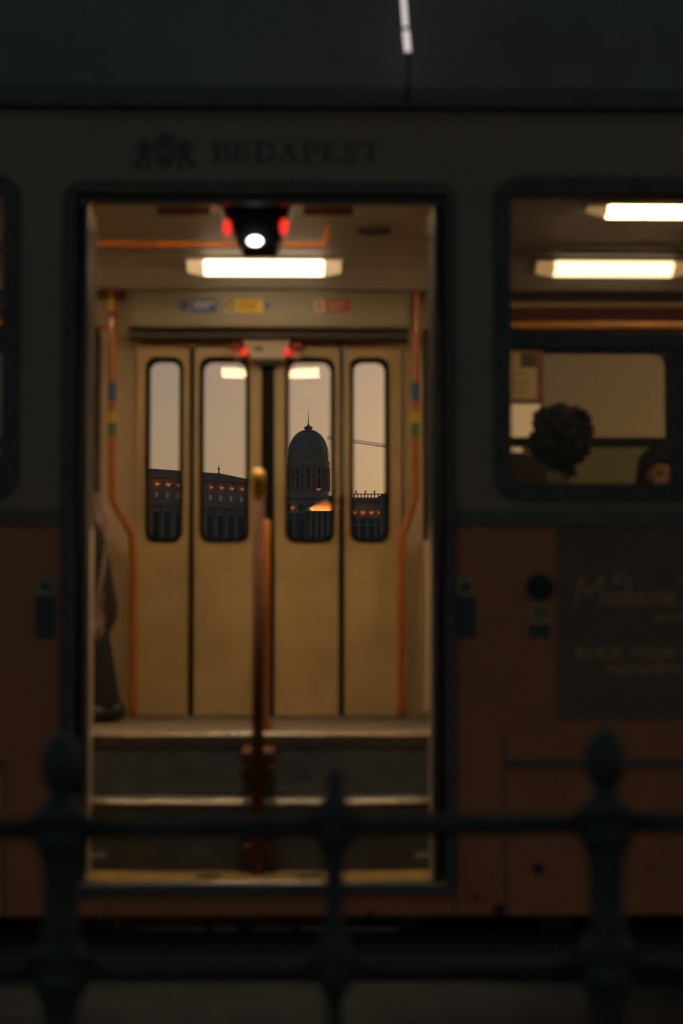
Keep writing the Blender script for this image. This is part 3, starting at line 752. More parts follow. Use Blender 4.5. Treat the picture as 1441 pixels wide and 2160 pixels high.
# ceiling vent, overhead bar
c = P(790, 484, 9.2)
mbx = MB().prism(disc(c.x, 9.2, .077, .077), [disc(c.x, 9.2, .055, .055)], zc - .016, zc - .003); mbx.v = [(x, z, y) for x, y, z in mbx.v]
v = mbx.build('ceiling_vent', M_dark, tram)
for q in range(-2, 3):
    MB().box(c.x - .054, c.x + .054, 9.2 + q * .022 - .006, 9.2 + q * .022 + .006, zc - .013, zc - .005).build('vent_slat', M_dark, v)
ob = 9.15
zo = PZ(516, ob)
pts = smooth_path([(PX(200, ob), ob, zo), (PX(420, ob), ob, zo), (PX(655, ob), ob, zo), (PX(676, ob), ob, zo + .003), (PX(687, ob), ob, zo + .025), (PX(688, ob), ob, zc - .002)], 6)
MB().tube(pts, .0145, 12).build('overhead_handrail', M_orange, tram, smooth=True)
# central entrance posts
xp = PX(545, 8.37)
def capped(x, y, z0, z1, rr): return MB().lathe([(rr, 0), (rr, z1 - z0 - rr)] + [(rr * math.cos(R(a)), z1 - z0 - rr + rr * math.sin(R(a))) for a in (20, 40, 60, 80)], (x, y, z0), 18)
ep = MB().tube([(PX(545, 8.25), 8.25, z1s), (PX(545, 8.25), 8.25, PZ(1040, 8.25))], .0235, 18).build('entrance_post', M_shaded, tram, smooth=True)
capped(PX(545, 8.25), 8.25, PZ(1046, 8.25), PZ(988, 8.25), .026).build('post_lit_top', M_litrail, ep, smooth=True)  # yellow end piece paints the lit top of the post
capped(PX(561, 8.95), 8.95, fl, PZ(1095, 8.95), .019).build('entrance_post', M_orange, tram, smooth=True)
for py0, py1 in ((1576, 1598), (1610, 1634)):
    z0, z1 = PZ(py1, 8.6), PZ(py0, 8.6)
    x0, x1 = PX(514, 8.6), PX(580, 8.6)
    br = MB().box(x0, x1, 8.275, sY2 + .011, z0, z1).build('post_bracket', M_shaded, tram, bevel=.006)
    for x in (x0 + .014, x1 - .014): MB().lathe([(.007, -.007), (.007, 0)], (x, 8.275, (z0 + z1) / 2), 8, 'Y').build('bolt', M_frame, br)
z0, z1 = PZ(1812, 8.38), PZ(1779, 8.38)
MB().box(PX(514, 8.38), PX(580, 8.38), 8.278, sY1 + .011, z0, z1).build('post_bracket', M_shaded, tram, bevel=.006)
# side handrails of the far door, dog-legged
def side_rail(pxt, pxb, sgn):
    y = 10.15
    pts = [P(pxt, 572, y), P(pxt, 800, y), P(pxt, 1030, y), P(pxt + sgn * 3, 1058, y), P(pxb - sgn * 6, 1120, y), P(pxb, 1148, y), P(pxb, 1300, y), P(pxb, 1511, y)]
    pts = [(q.x, y, max(q.z, fl)) for q in pts]
    o = MB().tube(smooth_path(pts, 7), .019, 12).build('door_handrail', M_orange, tram, smooth=True)
    MB().lathe([(.045, 0), (.045, -.012), (.022, -.03)], (pts[0][0], y, pts[0][2] + .02), 16).build('flange', M_orange, o)
    for py0, py1, m in ((806, 846, M_blue), (868, 893, M_yel), (893, 920, M_green)):
        a, b = P(pxt, py1, y), P(pxt, py0, y)
        MB().tube([(a.x, y, a.z + .001), (b.x, y, b.z - .001)], .0205, 12).build('sleeve', m, o)
    return o
o = side_rail(237, 280, 1); side_rail(876, 846, -1)
for py0, py1, m in ((616, 630, M_redf), (630, 655, M_yel), (655, 668, M_redf)):
    a, b = P(237, py1, 10.15), P(237, py0, 10.15)
    MB().tube([(a.x, 10.15, a.z), (b.x, 10.15, b.z)], .0235, 12).build('sleeve', m, o)
a, b = P(203, 690, 10.15), P(237, 690, 10.15)
MB().tube([a, b], .014, 10).build('cross_arm', M_orange, o)
# draught screens beside the far door
def screen(x, sgn):
    s = MB().box(x - .012, x + .012, 10.04, 10.33, fl + .03, PZ(1140, 10.0)).build('draught_screen', M_inner, tram)
    MB().box(x - .003, x + .003, 10.08, 10.33, PZ(1138, 10.0), PZ(700, 10.0)).build('pane', G_pane, s)
    MB().box(x - .016, x + .016, 10.02, 10.055, PZ(1138, 10.0), PZ(690, 10.0)).build('screen_post', M_rubin, s, bevel=.006)
    return s
screen(PX(263, 10.1) - .135, -1); screen(PX(862, 10.1) + .085, 1)
# near-door leaves folded against the jambs
def folded(sgn):
    xj = dX0 - .050 if sgn < 0 else dX1 + .050
    for q in (0, 1):
        x0 = xj + (-sgn) * (.030 * q); x1 = x0 + (-sgn) * .026
        xa_, xb_ = min(x0, x1), max(x0, x1)
        y0_, y1_ = YS + .085, YS + .085 + .33 - q * .20
        zz0, zz1 = z1s + .02, zDtop - .02
        w0, w1 = PZ(1110, 8.2), PZ(500, 8.2)
        yo, yi = y0_ + (.045 if q == 0 else .03), y1_ - (.045 if q == 0 else .03)
        mb = MB().prism([(y0_, zz0), (y1_, zz0), (y1_, zz1), (y0_, zz1)], [rrect(yo, w0, yi, w1, .03)], xa_, xb_)
        mb.v = [(y, x, z) for x, y, z in mb.v]
        lf = mb.build('door_leaf', M_door, tram, bevel=.003)
        MB().box(xa_ - .001, xb_ + .001, y0_ - .012, y0_ - .0005, zz0, zz1).build('edge_rubber', M_inner if q else M_rub, lf)
        mb = MB().prism(rrect(yo - .012, w0 - .012, yi + .012, w1 + .012, .04), [rrect(yo + .012, w0 + .012, yi - .012, w1 - .012, .025)], xa_ - .005, xb_ + .005)
        mb.v = [(y, x, z) for x, y, z in mb.v]; mb.build('window_seal', M_rub, lf)
        mb = MB().prism(rrect(yo, w0, yi, w1, .03), [], (xa_ + xb_) / 2 - .002, (xa_ + xb_) / 2 + .002)
        mb.v = [(y, x, z) for x, y, z in mb.v]; mb.build('pane', G_pane, lf)
    # lower hinge arm
    c = P(208 if sgn < 0 else 890, 1802, 8.22)
    mb = MB().tube([(xj - sgn * -.01, 8.2, c.z - .05), (xj - sgn * .045, 8.2, c.z - .02), (xj - sgn * .02, 8.2, c.z + .03)], .008, 8)
    mb.box(c.x - .03, c.x + .03, 8.19, 8.21, c.z - .006, c.z + .006)
    mb.build('hinge_arm', M_alu, tram)
folded(-1); folded(1)

# ------------------------------------------------ notice by the window, seat
ny = 10.05
nt = MB().prism(prect(1070, 738, 1146, 852, ny), [], ny, ny + .012).build('notice_frame', M_brown, tram, bevel=.003)
sticker(prect(1073, 742, 1132, 842, ny), ny, M_paper, nt, 'paper')
sticker(prect(1098, 744, 1131, 775, ny), ny - .003, M_dark, nt, 'printed_square', .001)
for py, x1 in ((789, 1107), (806, 1118), (823, 1110)): sticker(prect(1078, py, x1, py + 2.5, ny), ny - .003, M_band, nt, 'print_line', .001)
MB().tube([(PX(1108, 10.06), 10.066, PZ(700, 10.06)), (PX(1108, 10.06), 10.066, PZ(738, 10.06))], .006, 8).build('notice_hanger', M_frame, tram)

def seat(x, y, ang, zs):
    """ang: direction the sitter looks, measured from +x"""
    s = empty('seat', parent=tram); T = Matrix.Translation((x, y, zs)) @ Matrix.Rotation(ang, 4, 'Z')
    def put(mb, nm, m, bv=.01):
        me = mb.mesh(nm, bv); me.transform(T); link(nm, me, m, s)
    mb = MB().prism(rrect(-.21, -.20, .21, .20, .06), [], .44, .49); mb.v = [(a, c, b) for a, b, c in mb.v]; put(mb, 'cushion', M_seat)
    mb = MB().prism(rrect(-.205, .0, .205, .62, .16), [], -.02, .02); mb.v = [(-.22 - c * .16 + b, a, .47 + c) for a, b, c in mb.v]; put(mb, 'backrest', M_seat)
    put(MB().box(-.03, .03, -.15, .15, 0, .439), 'pedestal', M_under, .004)
    return s

# ------------------------------------------------ underframe
MB().box(XL + .1, fX0 - .1, YS + .25, YF - .25, .30, fl - .06).build('underframe', M_under, tram)
MB().box(fX1 + .1, XR - .1, YS + .25, YF - .25, .30, fl - .06).build('underframe', M_under, tram)
MB().box(fX0 - .09, fX1 + .09, sY2 + .10, YF - .25, .28, fl - .06).build('underframe', M_under, tram)
for px, w in ((235, 40), (445, 14), (520, 30), (625, 18), (860, 40), (1165, 60), (1300, 40)):
    x = PX(px, 8.4)
    MB().box(x - w / 1000, x + w / 1000, 8.34, 8.44, .12, .29).build('brake_gear', M_frame, tram, bevel=.008)
for bx_ in (-3.9, 3.6):
    for dx in (-.9, .9):
        for y in (8.50, 9.93):
            wv = MB().lathe([(.33, 0), (.33, .02), (.30, .025), (.29, .07), (.12, .075), (.12, -.05), (.33, -.03)], (bx_ + dx, y, .405), 28, 'Y').build('wheel', M_steel, tram)
    MB().box(bx_ - 1.2, bx_ + 1.2, 8.36, 8.44, .34, .52).build('bogie_frame', M_under, tram, bevel=.02)
# ------------------------------------------------ exterior lettering
# serif capitals drawn stem by stem (units: height 1)
def serif(ch):
    st, th, sf = .19, .07, .075     # stem, thin, serif
    B = []; C = []
    def stem(x, z0=0, z1=1, w=st): B.append((x, x + w, z0, z1))
    def slab(x0, x1, z): B.append((x0, x1, z, z + sf))
    if ch in 'BPDETL':
        stem(.07); slab(0, .32, 0); slab(0, .32, 1 - sf)
    if ch == 'B':
        C.append(([(.26, .96), (.48, .96), (.58, .86), (.60, .75), (.56, .62), (.44, .54), (.26, .54)], .11)); C.append(([(.26, .52), (.5, .52), (.63, .42), (.65, .27), (.6, .12), (.46, .04), (.26, .04)], .12))
    if ch == 'P':
        C.append(([(.26, .96), (.48, .96), (.6, .86), (.62, .72), (.57, .56), (.44, .47), (.26, .47)], .115))
    if ch == 'D':
        C.append(([(.26, .96), (.46, .96), (.62, .86), (.7, .68), (.71, .5), (.7, .32), (.62, .14), (.46, .04), (.26, .04)], .125))
    if ch == 'E':
        B += [(.2, .60, 1 - sf, 1), (.2, .62, 0, sf), (.2, .48, .47, .47 + th), (.55, .61, .76, 1), (.57, .63, 0, .26), (.44, .50, .38, .64)]
    if ch == 'T':
        B.clear(); stem(.26); slab(.16, .55, 0); B += [(.0, .71, 1 - sf, 1), (0, .06, .72, 1), (.65, .71, .72, 1)]
    if ch == 'U':
        stem(.07, .25, 1); slab(0, .33, 1 - sf); B.append((.55, .62, .25, 1)); slab(.46, .72, 1 - sf)
        C.append(([(.17, .28), (.19, .14), (.28, .05), (.39, .04), (.5, .08), (.57, .18), (.585, .28)], .11))
    if ch == 'A':
        slab(0, .27, 0); slab(.46, .82, 0); B.append((.2, .56, .30, .30 + th))
        C.append(([(.12, .03), (.24, .33), (.40, .99)], .075)); C.append(([(.38, .99), (.52, .55), (.66, .03)], .18))
    if ch == 'S':
        C.append(([(.54, .74), (.5, .9), (.36, .96), (.2, .93), (.11, .80), (.14, .66), (.3, .56), (.46, .46), (.55, .32), (.51, .14), (.36, .04), (.2, .05), (.1, .14), (.07, .27)], .135)); B += [(.51, .57, .68, 1), (.04, .10, 0, .32)]
    return B, C
def serif_word(word, px0, px1, py0, py1, Y, m, parent):
    a, b = P(px0, py1, Y), P(px1, py0, Y); W, H = b.x - a.x, b.z - a.z
    wid = {'B': .66, 'U': .74, 'D': .76, 'A': .82, 'P': .66, 'E': .66, 'S': .62, 'T': .72}
    tot = sum(wid[c] for c in word) + .10 * (len(word) - 1); kx = W / tot; x = a.x
    for ch in word:
        B, C = serif(ch); mb = MB()
        for i, (x0, x1, z0, z1) in enumerate(B): mb.box(x + x0 * kx, x + x1 * kx, Y - .0028 - i * .00008, Y - .0004, a.z + z0 * H, a.z + z1 * H)
        for j, (pts, w) in enumerate(C):
            pp = [(q.x, q.y) for q in smooth_path([(u_, v_, 0) for u_, v_ in pts], 4)]
            ribbon(mb, [(x + u_ * kx, a.z + v_ * H) for u_, v_ in pp], w * (kx + H) / 2, Y - .0020 - j * .00015, Y - .0004)
        mb.build('letter', m, parent)
        x += (wid[ch] + .10) * kx
let = empty('city_lettering', parent=tram)
serif_word('BUDAPEST', 447, 802, 300, 341, YS, M_print, let)
# coat of arms: crowned shield between two rearing beasts
arms = empty('coat_of_arms', parent=tram)
def ppoly(pts, Y): return [(q.x, q.z) for q in [P(x, y, Y) for x, y in pts]]
sh = sticker(ppoly([(322, 300), (372, 300), (373, 325), (366, 342), (347, 357), (328, 342), (321, 325)], YS), YS, M_print, arms, 'shield', .0022)
sticker(prect(326, 313, 368, 317, YS), YS - .0022, M_cream, sh, 'shield_stripe', .0008)
sticker(prect(327, 326, 367, 330, YS), YS - .0022, M_cream, sh, 'shield_stripe', .0008)
sticker(ppoly([(326, 297), (322, 283), (332, 290), (337, 280), (343, 284), (345, 276), (347, 271), (349, 276), (351, 284), (357, 280), (362, 290), (372, 283), (368, 297)], YS), YS, M_print, arms, 'crown', .0022)
lb = [(318, 304), (312, 296), (304, 292), (296, 296), (292, 304), (284, 299), (281, 305), (289, 312), (297, 316), (291, 326), (288, 338), (280, 348), (279, 356), (296, 356), (298, 345), (305, 338), (310, 348), (308, 356), (322, 356), (318, 345), (316, 330), (317, 318), (322, 312)]
sticker(ppoly(lb, YS), YS, M_print, arms, 'beast', .0022)
sticker(ppoly([(694 - x, y) for x, y in reversed(lb)], YS), YS, M_print, arms, 'beast', .0022)
# advertisement film
adv = sticker([(PX(1173, YS), PZ(1521, YS)), (PX(1173, YS) + 2.1, PZ(1521, YS)), (PX(1173, YS) + 2.1, zB0 - .001), (PX(1173, YS), zB0 - .001)], YS, M_ad, tram, 'advert_film', .0025)
ya = YS - .0025
def script_stroke(pts, w):
    w3 = [P(x, y, ya) for x, y in pts]
    pp = [(q.x, q.y) for q in smooth_path([(q.x, q.z, 0) for q in w3], 7)]
    mb = MB(); ribbon(mb, pp, w / 543, ya - .0014, ya - .0003); return mb.build('letter', M_adtxt, adv)
script_stroke([(1216, 1275), (1220, 1250), (1224, 1225), (1227, 1219), (1231, 1230), (1240, 1252), (1244, 1254), (1256, 1236), (1268, 1220), (1271, 1222), (1269, 1245), (1267, 1275)], 5)
def low_a(x): return [(x + 20, 1253), (x + 12, 1250), (x + 3, 1258), (x + 1, 1268), (x + 7, 1274), (x + 15, 1268), (x + 21, 1254), (x + 20, 1266), (x + 25, 1274), (x + 30, 1270)]
script_stroke(low_a(1276), 4.5)
script_stroke([(1326, 1253), (1316, 1250), (1307, 1259), (1306, 1269), (1312, 1274), (1321, 1266), (1327, 1246), (1324, 1224), (1312, 1212), (1300, 1213), (1294, 1222), (1299, 1230), (1308, 1227)], 4.5)
script_stroke([(1326, 1250), (1325, 1264), (1330, 1274), (1336, 1268)], 4.5)
script_stroke(low_a(1337), 4.5)
script_stroke([(1372, 1274), (1373, 1252), (1374, 1258), (1382, 1250), (1387, 1256), (1386, 1273), (1388, 1258), (1396, 1250), (1401, 1256), (1400, 1270), (1405, 1273)], 4.5)
script_stroke([(1409, 1264), (1420, 1260), (1424, 1253), (1417, 1249), (1409, 1257), (1408, 1269), (1416, 1275), (1428, 1268)], 4.5)
script_stroke([(1428, 1226), (1440, 1219), (1462, 1219), (1480, 1214)], 5)
script_stroke([(1458, 1220), (1452, 1245), (1446, 1268), (1438, 1275)], 5)
def adtext(txt, px, py0, py1, width_px):
    a = P(px, py1, ya); b = P(px, py0, ya)
    text_part(txt, a.x, a.z, b.z - a.z, ya - .0014, M_adtxt, adv, width=width_px / 543, bold=.0011)
adtext('BUDAPEST', 1381, 1296, 1309, 120)
adtext('BOOK YOUR TICKET', 1217, 1367, 1391, 338)
adtext('MADAMETUSSAUDS', 1281, 1402, 1424, 272)
# stickers and door button beside the door
def pict(px0, px1, py0, pym, py1, lines=3):
    s = sticker(prect(px0, py0, px1, pym, YS), YS, M_paperx, name='cream_pictogram', t=.0022)
    MB().prism(prect(px0 + 11, py0 + 10, px1 - 11, pym - 10, YS - .0022), [], YS - .0032, YS - .0024).build('pictogram_field', M_print, s)
    s2 = sticker(prect(px0, pym + .5, px1, py1, YS), YS, M_teal, name='teal_notice', t=.0022)
    for q in range(lines): sticker(prect(px0 + 5, pym + 18 + q * 14, px1 - 8 - (q * 7) % 12, pym + 21 + q * 14, YS), YS - .0022, M_frame, s2, 'print_line', .0008)
pict(962, 1004, 1217, 1258, 1346, 4)
pict(74, 118, 1217, 1256, 1348, 4)
c = P(1139, 1239, YS)
bt = MB().lathe([(.050, -.022), (.050, -.004), (.053, -.0005)], (c.x, YS, c.z), 28, 'Y').build('door_button', M_dark, tram)
MB().lathe([(.010, -.026), (.012, -.0225)], (c.x, YS, c.z), 14, 'Y').build('button_centre', M_frame, bt)
s = sticker(prect(1117, 1273, 1161, 1316, YS), YS, M_paperx, name='cream_pictogram', t=.0022)
MB().prism(pdisc(1139, 1294, 13, 12, YS - .0022), [pdisc(1139, 1294, 8, 7.5, YS - .0022)], YS - .0032, YS - .0024).build('pictogram_ring', M_teal, s)
sticker(prect(1116, 1316.5, 1161, 1346, YS), YS, M_teal, name='teal_notice', t=.0022)
tag(tram, 'cream and orange tram with open folding door and lit interior', 'tram')

# ------------------------------------------------ white tube lamp over the roof edge
tl = empty('tube_lamp', (PX(862, 7.78, 178), 7.78, PZ(180, 7.78)))
yt = 7.78
def tp(px, py): q = P(px, py, yt); return (q.x, q.y, q.z)
MB().tube([tp(847, -60), tp(855.5, 57)], .0095, 14).build('tube', E_tube, tl)
MB().tube([tp(856.3, 65), tp(860.5, 109)], .0115, 14).build('tube_end', E_tube, tl)
MB().tube([tp(855.5, 57.2), tp(856.3, 64.8)], .0085, 14).build('collar', M_dark, tl)
MB().tube([tp(860.6, 109.3), tp(862, 135), tp(863, 176)], [.008, .005, .004], 10).build('stem', M_dark, tl)
MB().box(tp(863, 176)[0] - .006, tp(863, 176)[0] + .006, yt - .012, YS - .013, tp(863, 182)[2], tp(863, 176)[2]).build('foot_bracket', M_dark, tl)
tag(tl, 'slim white light tube rising above the tram roof edge', 'light tube')

# ================================================================== PEOPLE
def capsule(mb, a, b, ra, rb, n=12):
    a, b = Vector(a), Vector(b); d = (b - a); L = d.length; d = d / L
    pts, rs = [], []
    for q in (90, 65, 40, 15): pts.append(a - d * ra * math.sin(R(q))); rs.append(max(ra * math.cos(R(q)), .0008))
    pts += [a, b]; rs += [ra, rb]
    for q in (15, 40, 65, 90): pts.append(b + d * rb * math.sin(R(q))); rs.append(max(rb * math.cos(R(q)), .0008))
    mb.tube(pts, rs, n)
def chain(mb, pts, rs):
    for i in range(len(pts) - 1): capsule(mb, pts[i], pts[i + 1], rs[i], rs[i + 1])
def fuse(mb, name, m, parent, voxel, sm=4, place=None):
    me = mb.mesh(name); ob = bpy.data.objects.new(name, me); COL.objects.link(ob)
    rm = ob.modifiers.new('r', 'REMESH'); rm.mode = 'VOXEL'; rm.voxel_size = voxel
    s_ = ob.modifiers.new('s', 'SMOOTH'); s_.iterations = sm; s_.factor = .5
    dg = bpy.context.evaluated_depsgraph_get(); dg.update()
    out = bpy.data.meshes.new_from_object(ob.evaluated_get(dg)); bpy.data.objects.remove(ob)
    if place: out.transform(place)
    o = bpy.data.objects.new(name, out); COL.objects.link(o); out.materials.clear(); out.materials.append(m)
    for p in out.polygons: p.use_smooth = True
    if parent is not None:
        o.parent = parent; o.matrix_parent_inverse = Matrix.Translation(-parent.location)
    return o
def J(pose):
    if pose == 'sit':
        d = dict(hip=(0, .085, .53), knee=(.43, .10, .50), ankle=(.46, .10, .09), toe=(.62, .11, .04), pel=(0, 0, .56), chest=(-.03, 0, .90), sh=(-.02, .175, 1.01), nb=(-.01, 0, 1.06), head=(.035, 0, 1.20), elb=(.06, .225, .76), wr=(.27, .13, .63), fdir=(.75, -.15, -.25))
    else:
        d = dict(hip=(0, .085, .90), knee=(.02, .09, .49), ankle=(-.01, .09, .09), toe=(.15, .11, .03), pel=(0, 0, .94), chest=(0, 0, 1.26), sh=(0, .175, 1.385), nb=(.01, 0, 1.44), head=(.045, 0, 1.585), elb=(-.02, .235, 1.13), wr=(.13, .20, .93), fdir=(.55, -.1, -.8))
    if pose == 'lean':
        d.update(hip=(-.02, .085, .90), knee=(-.08, .09, .49), ankle=(-.165, .09, .09), toe=(-.01, .11, .03), chest=(.03, 0, 1.26), sh=(.04, .175, 1.385), nb=(.05, 0, 1.44), head=(.09, 0, 1.58))
    return {k: Vector(v) for k, v in d.items()}
def M2(v, s): return Vector((v.x, v.y * s, v.z))
M_skin = mat('skin', (0.26, 0.165, 0.11), 0.5, var=.05)
M_eye = mat('eye_dark', (0.04, 0.03, 0.025), 0.2)
def person(pose, loc, rotz, scale, mats, label, hair='curly', turn=0.0):
    j = J(pose)
    ht = Matrix.Translation(j['head']) @ Matrix.Rotation(turn, 4, 'Z') @ Matrix.Translation(-j['head'])
    root = empty('person', loc)
    place = Matrix.Translation(loc) @ Matrix.Rotation(rotz, 4, 'Z') @ Matrix.Scale(scale, 4)
    mb = MB(); h = j['head']
    mb.ball(h + Vector((-.015, 0, .03)), .098, .077, .095, 18, 12)          # cranium
    mb.ball(h + Vector((.030, 0, -.045)), .062, .056, .072, 16, 10)         # face and jaw
    mb.ball(h + Vector((.055, 0, -.092)), .028, .030, .024)                 # chin
    capsule(mb, h + Vector((.082, 0, .005)), h + Vector((.104, 0, -.032)), .010, .015)   # nose
    mb.ball(h + Vector((.078, 0, .026)), .016, .052, .012)                  # brow
    mb.ball(h + Vector((.086, 0, -.064)), .011, .024, .006); mb.ball(h + Vector((.084, 0, -.074)), .011, .021, .006)   # lips
    for s_ in (-1, 1):
        mb.ball(h + Vector((-.005, s_ * .080, -.012)), .018, .010, .030)    # ear
        mb.ball(h + Vector((.055, s_ * .034, -.035)), .026, .022, .026)     # cheek
    mb.v = [tuple(ht @ Vector(v)) for v in mb.v]
    chain(mb, [j['nb'] - Vector((0, 0, .05)), h + Vector((-.015, 0, -.06))], [.060, .052])
    mb.ball(j['chest'], .105, .155, .16, 16, 10); mb.ball(j['pel'], .105, .15, .12, 16, 10)
    chain(mb, [j['pel'], j['chest']], [.115, .12])
    for s_ in (-1, 1):
        chain(mb, [j['chest'] + Vector((0, s_ * .05, .06)), M2(j['sh'], s_)], [.075, .058])
        chain(mb, [M2(j['sh'], s_), M2(j['elb'], s_), M2(j['wr'], s_)], [.052, .040, .027])
        chain(mb, [M2(j['hip'], s_), M2(j['knee'], s_), M2(j['ankle'], s_)], [.085, .058, .040])
        chain(mb, [M2(j['ankle'], s_) - Vector((.03, 0, .03)), M2(j['toe'], s_)], [.042, .030])
        w = M2(j['wr'], s_); fd = M2(j['fdir'], s_).normalized(); side = Vector((0, 1, 0)); side = (side - fd * side.dot(fd)).normalized()
        palm = w + fd * .075
        capsule(mb, w + fd * .02, palm, .024, .026); capsule(mb, palm - side * .022, palm + side * .022, .015, .015)
        nrm = fd.cross(side)
        if nrm.z > 0: nrm = -nrm
        for q, ln in enumerate((.062, .074, .070, .054)):
            b0 = palm + side * (.030 - .020 * q) * s_ + fd * .01
            b1 = b0 + fd * ln * .55; b2 = b1 + (fd * .7 + nrm * .7).normalized() * ln * .5
            chain(mb, [b0, b1, b2], [.0095, .0088, .0075])
        t0 = w + fd * .03 - side * s_ * .022
        chain(mb, [t0, t0 + (fd * .6 - side * s_ * .8).normalized() * .04, t0 + (fd * .9 - side * s_ * .5).normalized() * .07], [.013, .011, .009])
    body = fuse(mb, 'body', mats['skin'], root, .0085, 4, place)
    # eyes
    for s_ in (-1, 1):
        mbe = MB().ball(h + Vector((.079, s_ * .031, .004)), .010, .015, .008); me = mbe.mesh('eye'); me.transform(place @ ht)
        o = link('eye', me, M_eye, root, True)
    # jacket
    mb = MB()
    mb.ball(j['chest'], .135, .185, .20, 16, 10); chain(mb, [j['pel'] + Vector((0, 0, -.04 if pose == 'sit' else -.16)), j['chest']], [.150, .150])
    mb.ball(j['pel'], .14, .175, .12, 16, 10)
    chain(mb, [j['nb'] - Vector((0, 0, .06)), j['nb'] + Vector((-.005, 0, .025))], [.095, .070])
    for s_ in (-1, 1):
        chain(mb, [j['chest'] + Vector((0, s_ * .05, .06)), M2(j['sh'], s_)], [.10, .078])
        chain(mb, [M2(j['sh'], s_), M2(j['elb'], s_), M2(j['wr'], s_)], [.075, .060, .042])
    if pose == 'lean': chain(mb, [j['chest'], j['pel'], Vector((-.03, 0, .52))], [.13, .15, .185])
    fuse(mb, 'jacket', mats['top'], root, .014, 3, place)
    mb = MB()
    for s_ in (-1, 1):
        chain(mb, [M2(j['hip'], s_), M2(j['knee'], s_), M2(j['ankle'], s_) + Vector((0, 0, .01))], [.112, .082, .062])
    mb.ball(j['pel'] - Vector((0, 0, .03)), .125, .165, .12, 14, 8)
    fuse(mb, 'trousers', mats['leg'], root, .014, 3, place)
    mb = MB()
    for s_ in (-1, 1):
        chain(mb, [M2(j['ankle'], s_) - Vector((.035, 0, .035)), M2(j['toe'], s_)], [.052, .040]); 
    for s_ in (-1, 1):
        sh = MB(); chain(sh, [M2(j['ankle'], s_) - Vector((.035, 0, .035)), M2(j['toe'], s_)], [.052, .040]); fuse(sh, 'shoe', mats['shoe'], root, .012, 2, place)
    # hair
    mb = MB(); rng = random.Random(hash(label) % 1000 if False else len(label))
    if hair == 'curly':
        mb.ball(h + Vector((-.035, 0, .055)), .105, .100, .095, 14, 10)
        for q in range(420):
            a, z = rng.uniform(0, 2 * math.pi), rng.uniform(-.75, 1)
            rr = math.sqrt(1 - z * z); c = Vector((rr * math.cos(a), rr * math.sin(a), z))
            if c.x > .55 and z < .35: continue
            k_ = rng.uniform(.82, 1.14) * (abs(c.x) ** 4 + abs(c.y) ** 4 + abs(c.z) ** 4) ** -.16
            p = h + Vector((-.035 + c.x * .118 * k_, c.y * .112 * k_, .050 + c.z * .112 * k_))
            s_ = rng.uniform(.012, .024); mb.ball(p, s_, s_ * rng.uniform(.7, 1.1), s_, 7, 5)
        for q in range(40):
            mb.ball(h + Vector((-.06 + rng.uniform(-.035, .03), rng.uniform(-.05, .05), -.05 - rng.uniform(0, .075))), .016, .016, .018, 7, 5)
    else:
        mb.ball(h + Vector((-.028, 0, .048)), .102, .088, .092, 18, 12)
        for q in range(60):                                            # locks falling to the nape and sides
            a = rng.uniform(R(70), R(290)); c = Vector((math.cos(a), math.sin(a), 0))
            p0 = h + Vector((-.02 + c.x * .075, c.y * .075, .08)); p1 = h + Vector((-.02 + c.x * .105, c.y * .088, -.02)); p2 = h + Vector((-.025 + c.x * .10, c.y * .085, -.10 - rng.uniform(0, .06)))
            mb.tube(smooth_path([p0, p1, p2], 4), [.012] * 8 + [.004], 6)
        for q in range(14):
            y_ = rng.uniform(-.06, .06); mb.tube(smooth_path([h + Vector((.0, y_ * .6, .125)), h + Vector((.07, y_, .105)), h + Vector((.088, y_ * 1.15, .055))], 4), [.012] * 8 + [.004], 6)
    me = mb.mesh('hair'); me.transform(place @ ht); link('hair', me, mats['hair'], root, True)
    tag(root, label, 'person')
    return root, place, j
M_hair = mat('dark_hair', (0.010, 0.009, 0.008), 0.8, scale=40, spec=.15)
M_coat = mat('charcoal_coat', (0.030, 0.031, 0.030), 0.85, scale=30, bump=.3, bscale=300)
M_trou = mat('black_trousers', (0.016, 0.018, 0.018), 0.85, scale=30)
M_shoe = mat('black_shoe', (0.015, 0.015, 0.015), 0.4)
M_grey = mat('grey_brown_jacket', (0.026, 0.023, 0.021), 0.85, scale=30, bump=.3, bscale=300)
M_pink = mat('pink_floral_cloth', (0.46, 0.37, 0.37), 0.85, var=.2, scale=26, bump=.3, bscale=200, dirt=(0.26, 0.09, 0.10))
mats = dict(skin=M_skin, top=M_coat, leg=M_trou, shoe=M_shoe, hair=M_hair)
M_grey2 = mat('grey_webbing', (0.22, 0.19, 0.15), 0.8)
# curly-haired passenger in the saloon, profile to the right
y1 = 9.35
hz = PZ(943, y1); hx = PX(1176, y1, 940)
sc1 = 1.04; zoff = hz - 1.20 * sc1
seat(hx - .07, y1, 0.0, zoff)
person('sit', (hx - .035, y1, zoff + .0), R(4), sc1, mats, 'seated passenger with a big mop of curly dark hair seen from behind', 'curly', R(98))
# platform carrying the raised seat
MB().box(hx - .45, hx + .75, y1 - .35, y1 + .35, fl, max(fl + .02, zoff)).build('seat_podium', M_floor, tram)
y2 = 9.75
hz2 = PZ(1003, y2); hx2 = PX(1392, y2, 1000)
zo2 = hz2 - 1.20
seat(hx2, y2, R(-72), zo2)
person('sit', (hx2 - .02, y2, zo2), R(-72), 1.0, mats, 'seated passenger with straight dark hair facing the tram window', 'straight')
MB().box(hx2 - .3, hx2 + .3, y2 - .3, y2 + .2, min(fl, zo2) , fl + .004).build('seat_podium', M_floor, tram) if zo2 > fl + .005 else None
# front seat whose rounded back shows at the lower left of the window
ys_ = 9.0
seat(PX(1058, ys_), ys_ + .25, R(90), PZ(955, ys_) - 1.09)
